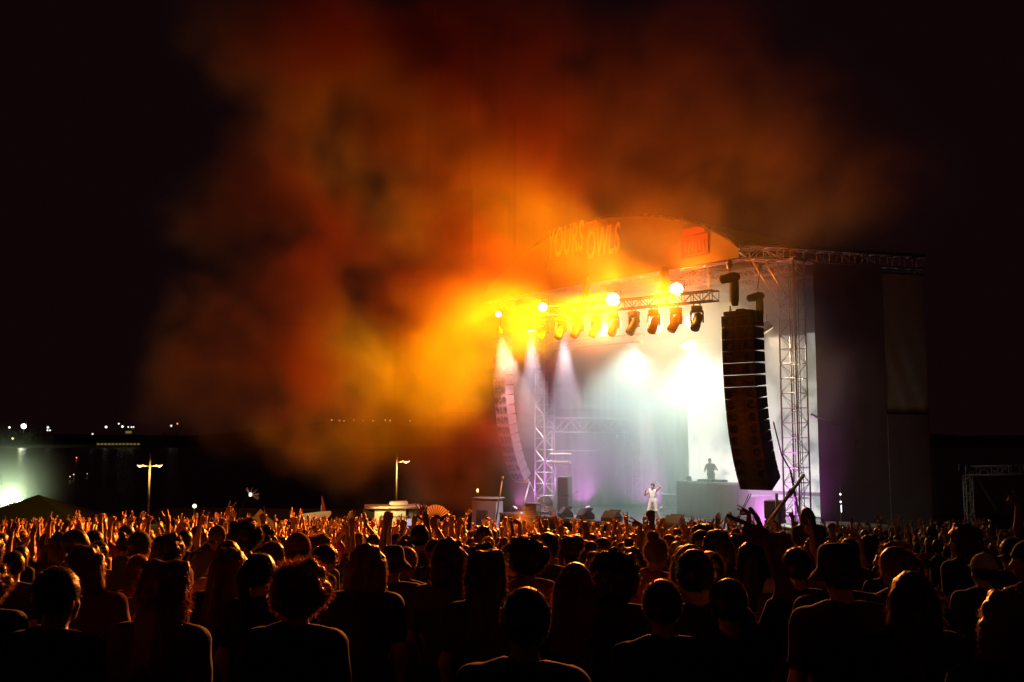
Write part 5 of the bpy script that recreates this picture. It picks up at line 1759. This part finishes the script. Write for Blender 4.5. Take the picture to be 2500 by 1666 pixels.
def set_mat(o, m):
    o.material_slots[0].link = 'OBJECT'
    o.material_slots[0].material = m
    if len(o.material_slots) > 1 and m.name in HAIR_STRAND:
        o.material_slots[1].link = 'OBJECT'
        o.material_slots[1].material = HAIR_STRAND[m.name]
used_names = {}
GROUP = 'festival crowd watching the stage'
def person(pos, yaw, key, hair, hcol, shirt, skin, label, sc=1.0, cap=None, P_=None, group=GROUP, name='person', trousers=True, lean=0.0):
    d = POSES[key] if P_ is None else P_
    b = link(name, d['body'])
    set_mat(b, skin)
    b.location = pos
    b.rotation_euler = (lean + rnd.gauss(0, .03), rnd.gauss(0, .045), yaw)
    b.scale = (sc, sc, sc)
    tag(b, label, 'person', group)
    s_ = link('shirt', d['shirt'], b); set_mat(s_, shirt)
    if trousers: link('trousers', TROUSERS, b)
    mh = Matrix.Translation(Vector(d['o'])) @ d['q'].to_4x4()
    if hair:
        hm = HAIR[hair]
        x = link('hair', hm[0], b); x.matrix_local = mh; set_mat(x, hcol)
    if cap == 'cap':
        x = link('cap', CAP, b); x.matrix_local = mh; set_mat(x, SHIRTS[rnd.choice((0, 1, 3, 4))])
    elif cap == 'hat':
        x = link('bucket_hat', HAT, b); x.matrix_local = mh @ Matrix.Rotation(R(-8), 4, 'X')
    return b

def face_stage(x, y, j=0.25):
    t_ = S(8, 3)
    return math.atan2(-(t_.x - x), t_.y - y) + rnd.gauss(0, j)

# ------------------------------------------------------------------ the people nearest the camera, each as in the photograph
placed = []
def near_ok(x, y, r):
    return all((x - a) ** 2 + (y - b) ** 2 > r * r for a, b in placed)
HEADTOP = {'short': 1.785, 'buzz': 1.775, 'curly': 1.83, 'long': 1.79, 'wavy': 1.81, 'bun': 1.84, 'pony': 1.785, 'bob': 1.80, 'afro': 1.85}
# px of head centre, py of head top, depth, pose, hair, hair colour, shirt, cap, label
HEROES = [
    (28, 1362, 6.04, 'down', 'curly', 1, 0, None, 'person with orange rimmed curls cut by the left edge of the crowd'),
    (152, 1375, 4.48, 'down', 'short', 0, 0, None, 'broad dark head between the curly haired person and the long haired one, left front'),
    (366, 1362, 4.94, 'down', 'wavy', 3, 1, None, 'person with long wavy hair glowing red down its right side, left front'),
    (355, 1292, 8.60, 'down', 'short', 1, 1, 'cap', 'capped head rising just above the long wavy haired person, left front'),
    (510, 1332, 6.40, 'down', 'long', 3, 0, None, 'long haired head rimmed orange, left of the big curly head'),
    (702, 1362, 4.75, 'down', 'curly', 3, 0, None, 'big curly head with a red fringe of light at the front'),
    (756, 1300, 9.69, 'down', 'curly', 2, 6, None, 'small curly head glowing orange behind the big curly head'),
    (869, 1328, 6.40, 'down', 'bob', 2, 0, None, 'round fuzzy head ringed with orange light below the lit kiosk'),
    (985, 1328, 7.50, 'down', 'short', 3, 1, 'hat', 'reddish flat hat before the folded fan'),
    (1120, 1331, 8.60, 'down', 'buzz', 0, 0, None, 'cropped head with a thin bright rim, near the middle'),
    (1196, 1338, 6.04, 'down', 'wavy', 1, 1, None, 'wide wavy haired head rimmed orange, left of centre front'),
    (1254, 1324, 7.87, 'down_turn', 'short', 1, 0, None, 'head with orange lit neck right of the wide wavy haired one'),
    (1378, 1372, 5.49, 'down', 'long', 3, 0, None, 'long haired head with a continuous orange outline in the centre front'),
    (1238, 1424, 3.75, 'down', 'short', 0, 0, None, 'nearest dark figure with a bright orange line along the shoulder, centre front'),
    (1510, 1338, 6.04, 'down', 'afro', 0, 0, None, 'wide dark round head before the singer'),
    (1640, 1413, 4.57, 'down', 'short', 1, 2, None, 'dark head with a faint red rim, low under the DJ desk'),
    (1700, 1330, 5.76, 'down', 'long', 2, 0, None, 'long haired head edged in gold under the DJ desk'),
    (1796, 1336, 4.94, 'down', 'short', 0, 0, None, 'broad black head under the black curved speaker column'),
    (1735, 1294, 8.05, 'down', 'bob', 1, 1, None, 'round head with a thin rim, left of the big horn sign hand'),
    (1690, 1292, 10.06, 'down', 'short', 0, 1, None, 'small round dark head left of the thin rimmed round head'),
    (1788, 1302, 9.69, 'down', 'short', 0, 0, None, 'small dark head right of the thin rimmed round head'),
    (2062, 1318, 5.12, 'down', 'short', 1, 5, 'hat', 'person in a large olive bucket hat, right front'),
    (2150, 1316, 7.87, 'down', 'wavy', 2, 2, None, 'wavy fair head rimmed gold, right of the bucket hat'),
    (2274, 1328, 6.40, 'down_turn', 'pony', 3, 0, None, 'person with a rimmed ponytail and head turned, right front'),
    (2452, 1440, 3.93, 'down', 'bob', 2, 0, None, 'largest head at the right edge, gold rim down its left side'),
    (2230, 1392, 4.75, 'down', 'long', 1, 0, None, 'long haired dark figure between the bucket hat and the right edge'),
    (2380, 1345, 7.32, 'down', 'short', 0, 1, 'cap', 'dark capped head near the right edge'),
    (1950, 1330, 6.59, 'down', 'short', 0, 0, None, 'dark head left of the bucket hat under the right tower'),
]
for px, py, Y, key, hair, hc, sh, cap, lab in HEROES:
    q = at(px, py, Y)
    gz = ground_z(q.x, q.y)
    top = HEADTOP[hair] if cap is None else 1.80
    sc = (q.z - gz) / top
    sc_c = min(1.12, max(.90, sc))
    z = q.z - top * sc_c
    placed.append((q.x, q.y))
    yaw = math.atan2(-(4.0 - q.x), 46 - q.y) + rnd.gauss(0, .12)
    person((q.x, q.y, z), yaw, key, None if cap == 'hat' and hair == 'short' and False else hair, HAIRS[hc], SHIRTS[sh], rnd.choice(SKINS[:2]), lab, sc_c, cap)
# ------------------------------------------------------------------ people with raised hands that the photograph shows clearly
def top_vertex(d):
    me = d['body']
    n = len(me.vertices)
    co = np.empty(n * 3); me.vertices.foreach_get('co', co)
    co = co.reshape(-1, 3)
    return co[co[:, 2].argmax()]
for k in POSES: POSES[k]['top'] = top_vertex(POSES[k])
def place_hand(px, py, Y, key, hair, hc, sh, lab, cap=None, yaw=None, skin=0, P_=None):
    """stand a person so that the highest fingertip is where the photograph shows it"""
    d = POSES[key] if P_ is None else P_
    tp = d['top']
    q = at(px, py, Y)
    if yaw is None: yaw = math.atan2(-(4.0 - q.x), 46 - q.y)
    cz, sz = math.cos(yaw), math.sin(yaw)
    gz = ground_z(q.x, q.y)
    sc = min(1.10, max(.84, (q.z - gz) / tp[2]))
    dx, dy = (tp[0] * cz - tp[1] * sz) * sc, (tp[0] * sz + tp[1] * cz) * sc
    z = q.z - tp[2] * sc
    placed.append((q.x - dx, q.y - dy))
    return person((q.x - dx, q.y - dy, z), yaw, key, hair, HAIRS[hc], SHIRTS[sh], SKINS[skin], lab, sc, cap, P_), sc

HANDS = [
    (1250, 1262, 15, 'r_side', 'short', 0, 0, 'dark arm held high with a finger pointing left beside the white puff of smoke'),
    (1335, 1268, 14, 'r_fist', 'curly', 0, 0, 'dark arm leaning right with a fist before the left floor monitors'),
    (1389, 1264, 12.5, 'l_point', 'short', 1, 0, 'dark arm pointing straight up before the left floor monitors'),
    (1446, 1264, 14, 'l_side', 'bob', 0, 1, 'dark arm held high with a finger pointing right before the floor monitors'),
    (1529, 1262, 13, 'r_side', 'short', 0, 0, 'dark arm with a finger pointing left just left of the singer'),
    (1566, 1268, 13.5, 'both_horns', 'long', 1, 0, 'dark raised horn signs right under the singer\'s feet'),
    (1622, 1270, 19, 'l_horns', 'short', 0, 0, 'small horn sign hand right of the singer'),
    (1658, 1264, 16, 'both_open', 'short', 1, 2, 'two dark raised hands together under the left end of the DJ desk'),
    (1682, 1268, 17, 'r_side', 'long', 0, 0, 'thin arm with a hand bent left under the DJ desk middle'),
    (1710, 1270, 16, 'r_side', 'short', 0, 1, 'arm bent left right of the thin bent arm under the DJ desk'),
    (1743, 1270, 15.5, 'r_horns', 'bob', 1, 0, 'horn sign hand facing left under the right end of the DJ desk'),
    (1806, 1282, 17, 'l_horns', 'short', 0, 0, 'small horn sign hand left of the big raised horn sign'),
    (1899, 1286, 17, 'r_horns', 'pony', 1, 0, 'small horn sign hand before the purple bass boxes'),
    (1953, 1263, 10, 'r_horns', 'short', 0, 0, 'dark curved hand left of the person on shoulders'),
    (2026, 1276, 11, 'r_fist', 'short', 0, 1, 'dark fist raised right of the person on shoulders'),
    (2122, 1275, 10.5, 'l_side', 'bob', 0, 0, 'dark hand with spread finger and thumb before the scrim'),
    (940, 1248, 10.5, 'l_fist', 'short', 0, 0, 'thick dark arm with a fist before the lit kiosk'),
    (978, 1254, 13, 'r_point', 'short', 0, 0, 'dark arm with a hand up before the kiosk side wall'),
    (846, 1247, 12, 'both_open', 'short', 0, 3, 'two raised hands left of the lit kiosk'),
    (897, 1250, 15, 'clap', 'wavy', 2, 4, 'fair wavy haired person with hands over the head left of the kiosk'),
    (1102, 1256, 14, 'r_fist', 'short', 1, 0, 'dark arm with a bent hand right of the folded fan'),
    (1124, 1264, 15, 'l_fist', 'bob', 1, 1, 'dark thick arm second right of the folded fan'),
    (561, 1223, 14.5, 'l_horns', 'short', 1, 7, 'highest lit horn sign hand left of the pale gazebo'),
    (532, 1245, 13, 'r_point', 'short', 0, 0, 'thin lit arm left of the highest horn sign hand'),
    (590, 1247, 14, 'r_open', 'bob', 1, 4, 'lit open hand right of the highest horn sign hand'),
    (114, 1250, 15, 'l_point', 'short', 0, 0, 'lit arm with finger pointing up before the dark pointed marquee'),
    (77, 1260, 14, 'r_open', 'short', 1, 0, 'lit hand under the peak of the dark pointed marquee'),
    (30, 1262, 13, 'l_horns', 'long', 1, 0, 'lit hand left under the floodlight'),
    (155, 1257, 13, 'both_horns', 'short', 1, 1, 'pair of lit hands under the slope of the dark pointed marquee'),
    (230, 1261, 15, 'clap', 'bob', 1, 2, 'lit hands joined over the head left of the double headed street lamp'),
    (272, 1256, 14, 'r_fist', 'short', 1, 0, 'lit arm with a limp fist left of the double headed street lamp'),
    (297, 1255, 15, 'l_fist', 'short', 0, 4, 'lit fist just left of the double headed street lamp pole'),
    (348, 1257, 14, 'r_fist', 'curly', 1, 0, 'lit fist right under the double headed street lamp pole'),
    (405, 1243, 13, 'r_horns', 'short', 0, 4, 'lit horn sign hand right of the double headed street lamp'),
    (447, 1254, 15, 'r_point', 'short', 1, 0, 'lit hand pointing up left under the ball lamp'),
    (474, 1247, 13.5, 'both_horns', 'bob', 2, 6, 'lit horn sign hands right under the ball lamp'),
    (726, 1262, 16, 'r_fist', 'short', 1, 4, 'lit fist before the cream banner board'),
    (796, 1262, 14, 'both_open', 'short', 0, 0, 'lit raised hands right of the cream banner board'),
]
for px, py, Y, key, hair, hc, sh, lab in HANDS:
    place_hand(px, py, Y, key, hair, hc, sh, lab)

# big horn sign whose thumb makes a ring with the folded fingers
FINGER_POSE['ringhorns'] = ((.03, .85, .95, .25), 'out')
d = make_body('person', [A(1, (.42, .30, .86), (-.30, .10, .95), 'ringhorns', (-.95, .05, .34), (0, -1, .2)), arms_down(-1)], h=.010, hsc=1.3)
d['top'] = top_vertex(d); d['words'] = 'horn'
o, _ = place_hand(1838, 1238, 5.0, None, 'short', 0, 0, 'thick dark forearm with the largest horn sign, before the right speaker column', P_=d)
# spread OK hand
d = make_body('person', [A(1, (.30, .30, .92), (-.18, .08, .98), 'ok', (-.28, .05, .96), (-.86, .45, 0)), arms_down(-1)], h=.010, hsc=1.15)
d['top'] = top_vertex(d); d['words'] = 'ok'
place_hand(1018, 1229, 10.5, None, 'bob', 0, 0, 'dark arm with spread fingers and a thumb ring left of the folded fan', P_=d)
# fan holder
d = make_body('person', [A(1, (.40, .50, .72), (-.55, .35, .76), 'grip', (-.35, .2, .9), (-.3, .9, 0)), arms_down(-1)], h=.010, hsc=1.1)
d['top'] = top_vertex(d); d['words'] = 'fan'
fh, fsc = place_hand(1052, 1262, 11.5, None, 'wavy', 1, 0, 'person holding the open folding fan up over the crowd', P_=d)
C.view_layer.update()
hubw = fh.matrix_world @ Vector(d['top'])
r = empty('folding_fan', hubw + Vector((0, -.02, -.03)), 0, 'open pale folding fan with dark ribs held over the crowd', 'fan')
M['fan_paper'] = mat('fan_paper', (.72, .60, .46), .7, 0, .1, 6, 0, trans=(.45, (.75, .6, .42)))
NR, RF = 13, .17
for i in range(NR):
    a = R(158 - 132 * i / (NR - 1))
    e = Vector((math.cos(a), 0, math.sin(a)))
    MB().box(e * RF * .5 + Vector((0, .004 * (i % 2), 0)), (RF, .004, .008), Matrix.Rotation(-a, 3, 'Y')).build('rib', M['black_plastic'], r)
    if i < NR - 1:
        a2 = R(158 - 132 * (i + 1) / (NR - 1)); am = (a + a2) / 2
        vs = []
        for rr_ in (.06, RF):
            for k, aa in enumerate((a, am, a2)):
                vs.append((math.cos(aa) * rr_, .006 + (.014 if k == 1 else 0), math.sin(aa) * rr_))
        MB().add(vs, [(0, 1, 4, 3), (1, 2, 5, 4)]).build('leaf', M['fan_paper'], r)
# phone
d = POSES['phone']
o, psc = place_hand(1016, 1281, 15, 'phone', 'short', 0, 1, 'person holding up a small lit phone below the folding fan')
C.view_layer.update()
hp = o.matrix_world @ Vector(d['top'])
r = empty('phone', hp + Vector((0, .0, .02)), o.rotation_euler.z, 'small phone with a pale lit screen held over the crowd', 'phone')
MB().bbox((0, 0, 0), (.078, .010, .155), .004).build('phone_body', M['black_plastic'], r)
MB().box((0, -.0065, 0), (.070, .002, .142)).build('phone_screen', glow('phone_glow', (.45, .55, .75), .8), r)

# the pair: one person sitting on another's shoulders
q = at(1983, 1238, 16.5)
gz = ground_z(q.x, q.y)
lg = {sd: (np.array((.095 * sd, .02, .93)), np.array((.14 * sd, .36, .95)), np.array((.13 * sd, .33, .52))) for sd in (1, -1)}
d = make_body('person', [arms_down(1), arms_down(-1)], legs=lg)
yaw = face_stage(q.x, q.y, 0)
seat = q.z - 1.79
person((q.x, q.y, seat), yaw, None, 'long', HAIRS[1], SHIRTS[1], SKINS[0], 'long haired person sitting on shoulders high over the crowd before the right tower', 1.0, None, d, trousers=False)
dirv = Vector((-math.sin(yaw), math.cos(yaw), 0))
bs = max(.84, min(1.0, (seat + .93 - .12 - gz) / 1.44))
person((q.x + dirv.x * .12, q.y + dirv.y * .12, seat + .82 - 1.44 * bs), yaw, 'down', 'short', HAIRS[0], SHIRTS[0], SKINS[0], 'person carrying the long haired one on the shoulders', bs)
placed.append((q.x, q.y))

# ------------------------------------------------------------------ singer and DJ
q = S(7.49, 2.87, DECK)
lg = {1: (np.array((.10, 0, .93)), np.array((.17, .12, .50)), np.array((.24, .02, .085))), -1: (np.array((-.10, 0, .93)), np.array((-.19, .06, .50)), np.array((-.30, -.10, .085)))}
arms = [A(1, (.55, .45, -.70), (-.42, .55, .72), 'grip', (-.5, .5, .7), (-.8, .1, .5)), A(-1, (.80, .25, .55), (-.62, .25, .74), 'open', (-.8, .2, .5), (0, .6, -.8))]
d = make_body('person', arms, h=.011, tilt=R(6), legs=lg)
G_ = Field((-.45, -.3, .03), (.45, .35, 1.05), .014)
G_.cone((-.075, 0, .96), (.075, 0, .96), .126, .126, .05, .82)
for sd in (1, -1):
    H_, K_, A_ = lg[sd]
    G_.cone(H_, K_, .108, .085, .04); G_.cone(K_, A_, .085, .088, .03)
G_.plane(2, 1.0, False); G_.plane(2, .075, True)
v2, f2 = G_.mesh()
sing = link('person', d['body']); sing.location = (q.x, q.y, q.z + .035)
ys = R(152)
sing.rotation_euler = (0, 0, ys); sing.scale = (1.0,) * 3
set_mat(sing, SKINS[1])
tag(sing, 'singer in white sleeveless top and pale trousers, arm bent over the head', 'person')
link('trousers', np_mesh('trousers', v2, f2, [M['trouser_pale']]), sing)
# sleeveless top
T_ = Field((-.32, -.25, .80), (.32, .25, 1.52), .013)
torso(T_, .018)
T_.cone((-.09, 0, .90), (.09, 0, .90), .118, .12, .05, .85)
T_.plane(2, .86, True)
T_.cone((0, .03, 1.47), (0, .05, 1.66), .075, .10, .01, 1.0, 'sub')
for sd in (1, -1): T_.ell((.215 * sd, 0, 1.41), (.055, .12, .09), .01, 'sub')
v2, f2 = T_.mesh()
x = link('tank_top', np_mesh('tank_top', v2, f2, [SHIRTS[3]]), sing)
mh = Matrix.Translation(Vector(d['o'])) @ d['q'].to_4x4()
x = link('hair', HAIR['short'][0], sing); x.matrix_local = mh; set_mat(x, HAIRS[0])
x = link('cap', CAP, sing); x.matrix_local = mh; set_mat(x, SHIRTS[0])
C.view_layer.update()
hw_ = sing.matrix_world @ Vector(arms[0]['W'] + nrmv(arms[0]['hd']) * .07 + np.array((-.03, .03, .0)))
mo = sing.matrix_world @ Vector((0, .13, 1.585))
dm = (mo - hw_).normalized()
r = empty('microphone', hw_, 0, 'microphone in the singer\'s hand held to the mouth', 'microphone')
MB().tube(-dm * .12, dm * .06, .012, 8, .018).build('handle', M['black_plastic'], r, True)
MB().lathe([(.012, 0), (.026, .02), (.028, .04), (.018, .062), (.004, .068)], dm * .055, dm.to_track_quat('Z', 'Y').to_matrix(), 12).build('mesh_head', M['steel'], r, True)

q = S(DJ[0] + .95, DJ[1] + 1.1, DECK + 1.107)
arms = [A(1, (.40, .25, -.85), (-.25, .95, .12), 'relax', (-.1, .95, -.2), (0, 0, -1)), A(-1, (.50, .15, -.80), (-.15, .9, .25), 'relax', (-.1, .95, -.2), (0, 0, -1))]
d = make_body('person', arms, h=.012, tilt=R(-14))
o = person((q.x, q.y, q.z + .035), R(158), None, 'short', HAIRS[0], SHIRTS[1], SKINS[0], 'DJ silhouetted behind the desk against the bright screen', 1.0, 'cap', d, group=None)

# ------------------------------------------------------------------ the rest of the 300 nearest people
LAND = [(150, 'under the pointed marquee'), (310, 'left of the streetlamp'), (430, 'under the double streetlamp'), (560, 'under the ball lamp'),
        (700, 'under the pale gazebo'), (830, 'under the cream board'), (930, 'left of the lit kiosk'), (1030, 'before the lit kiosk'), (1150, 'right of the folding fan'),
        (1290, 'under the pale speaker column'), (1420, 'before the speaker stack'), (1540, 'left of the singer'), (1640, 'under the singer'), (1760, 'under the DJ desk'),
        (1880, 'under the black speaker column'), (1990, 'under the right tower'), (2140, 'before the round platform'), (2290, 'under the scrim wall'), (9999, 'under the scaffold frame')]
def landmark(px):
    for m_, w_ in LAND:
        if px < m_: return w_
queue = []
def add_random(count, y0, y1, updist, gap):
    tries = 0
    n = 0
    while n < count and tries < 20000:
        tries += 1
        y = y0 + (y1 - y0) * rnd.random() ** 1.0
        x = rnd.uniform(-.56, .56) * y
        if not near_ok(x, y, gap): continue
        placed.append((x, y)); n += 1
        ups = UPKEYS if y > 14 else [k for k in UPKEYS if k not in ('clap', 'both_open', 'both_horns')]
        key = rnd.choice(ups) if rnd.random() < updist(x / y) and (y > 11.5 or x > 0) else rnd.choice(DOWNKEYS)
        hair = rnd.choice(('short', 'short', 'short', 'buzz', 'curly', 'long', 'wavy', 'bun', 'pony', 'bob', 'bob'))
        cap = 'cap' if hair in ('short', 'buzz') and rnd.random() < .22 else None
        queue.append([x, y, key, hair, rnd.choice((0, 0, 1, 1, 2, 3)), rnd.choice((0, 0, 1, 1, 2, 3, 4, 4, 5, 6, 7)), rnd.choice((0, 0, 1, 2)), cap, rnd.gauss(.965, .04)])
add_random(40, 5.8, 9.5, lambda t: .0, .44)
add_random(62, 8, 15, lambda t: .30 if t < .2 else .2, .50)
add_random(66, 14, 24, lambda t: .55 if t < .22 else .35, .52)
add_random(54, 23, 38, lambda t: .8 if t < .24 else .5, .55)
ROWS = [(8.5, 'close'), (15, 'middle'), (24, 'far'), (99, 'farthest')]
seen = {}
for it in queue:
    x, y = it[0], it[1]
    px = 1250 + x / y * F
    row = [w_ for m_, w_ in ROWS if y < m_][0]
    hp_ = 'cap' if it[7] else HAIR_PHRASE[it[3]].format(HAIR_WORD[it[4]])
    base = f"{hp_}, {POSES[it[2]]['words']}, {row} rows {landmark(px)}"
    seen.setdefault(base, []).append(it)
    it.append(base)
for base, its in seen.items():
    its.sort(key=lambda i_: i_[0] / i_[1])
ORD = ['leftmost', 'second leftmost', 'third leftmost', 'fourth leftmost', 'fifth leftmost', 'sixth leftmost', 'seventh leftmost', 'eighth leftmost']
for it in queue:
    its = seen[it[-1]]
    lab = it[-1] if len(its) == 1 else f"{ORD[its.index(it)]} {it[-1]}"
    lab = ('person with ' + lab) if len(its) == 1 and len(lab.split()) < 14 else lab
    x, y, key, hair, hc, sh, sk, cap, sc = it[:9]
    person((x, y, ground_z(x, y)), face_stage(x, y, .42), key, hair, HAIRS[hc], SHIRTS[sh], SKINS[sk], lab, sc, cap)

# ------------------------------------------------------------------ the packed crowd between and behind them, one mass
def low_person(mb, x, y, rr):
    z0 = ground_z(x, y)
    sc = rr.gauss(.955, .06)
    yaw = face_stage(x, y, .3)
    cz, sz = math.cos(yaw) * sc, math.sin(yaw) * sc
    T_ = lambda p: (x + p[0] * cz - p[1] * sz, y + p[0] * sz + p[1] * cz, z0 + p[2] * sc)
    p_ = MB()
    sm = rr.choice((1, 1, 1, 2, 3, 4, 4, 5))
    hm = rr.choice((6, 6, 7, 7, 8))
    for sd in (1, -1): p_.tube((.1 * sd, 0, .95), (.11 * sd, 0, 0), .095, 5, .06, mi=1)
    p_.lathe([(.12, .92), (.16, 1.0), (.145, 1.16), (.165, 1.33), (.14, 1.42), (.05, 1.49)], n=8, mi=sm)
    p_.tube((0, 0, 1.45), (0, .01, 1.58), .052, 6, mi=0)
    p_.lathe([(.02, -.12), (.055, -.09), (.075, -.02), (.078, .04), (.06, .09), (.02, .115)], (0, .02, 1.64), n=8, mi=0)
    hs = rr.uniform(.085, .105)
    p_.lathe([(.05, -.10 if rr.random() < .6 else -.24), (hs * .92, -.05), (hs, .03), (hs * .8, .09), (.03, .128)], (0, -.012, 1.64), n=9, mi=hm)
    for sd in (1, -1):
        if rr.random() < (.55 if x / y < .22 else .28):
            e = nrmv((.3 * sd + rr.gauss(0, .2), .2 + rr.gauss(0, .2), .9)); f = nrmv((rr.gauss(-.05 * sd, .25), .15 + rr.gauss(0, .2), .95))
            h_ = rr.choice(('open', 'fist', 'horns', 'horns', 'point', 'open'))
        else:
            e = nrmv((.25 * sd, -.1, -1)); f = nrmv((.05 * sd, .4, -.8)); h_ = None
        S_ = SHO[sd]; E = S_ + e * UP; W = E + f * FA
        p_.tube(tuple(S_), tuple(S_ + e * UP * .6), .066, 6, .055, mi=sm)
        p_.tube(tuple(S_ + e * UP * .5), tuple(E), .045, 6, .040, mi=0)
        p_.tube(tuple(E), tuple(W), .041, 6, .028, mi=0)
        if h_:
            p_.box(tuple(W + f * .045), (.085, .035, .09), Vector(f).to_track_quat('Z', 'Y').to_matrix(), mi=0)
            t_ = hand_tubes(W, f, (0, 1, 0), sd, h_, 1.15, 4)
            p_.add(t_.v, t_.f, 0)
        else:
            p_.tube(tuple(W), tuple(W + f * .15), .035, 5, .02, mi=0)
    mb.add([T_(v) for v in p_.v], p_.f)
    mb.m[-len(p_.f):] = p_.m
rr = random.Random(99)
cm = MB()
n = 0
tries = 0
while n < 560 and tries < 30000:
    tries += 1
    y = 17 + 24.5 * rr.random() ** .9
    x = rr.uniform(-.57, .57) * y
    if y > 38.5 and x > -4 + (41 - y) * 0: 
        if x > 2: continue
    if not near_ok(x, y, .44): continue
    if math.sin(x * .9 + 1.7 * math.sin(y * .35)) * math.sin(y * .8 + x * .2) < rr.uniform(-.9, .15) * .9: continue
    placed.append((x, y)); n += 1
    low_person(cm, x, y, rr)
co = cm.build('crowd', [M['skin'], SHIRTS[0], SHIRTS[2], SHIRTS[3], SHIRTS[4], SHIRTS[6], HAIRS[0], HAIRS[1], HAIRS[2]], None, True)
co['kind'] = 'stuff'
co['label'] = 'packed festival crowd with raised arms down towards the stage'
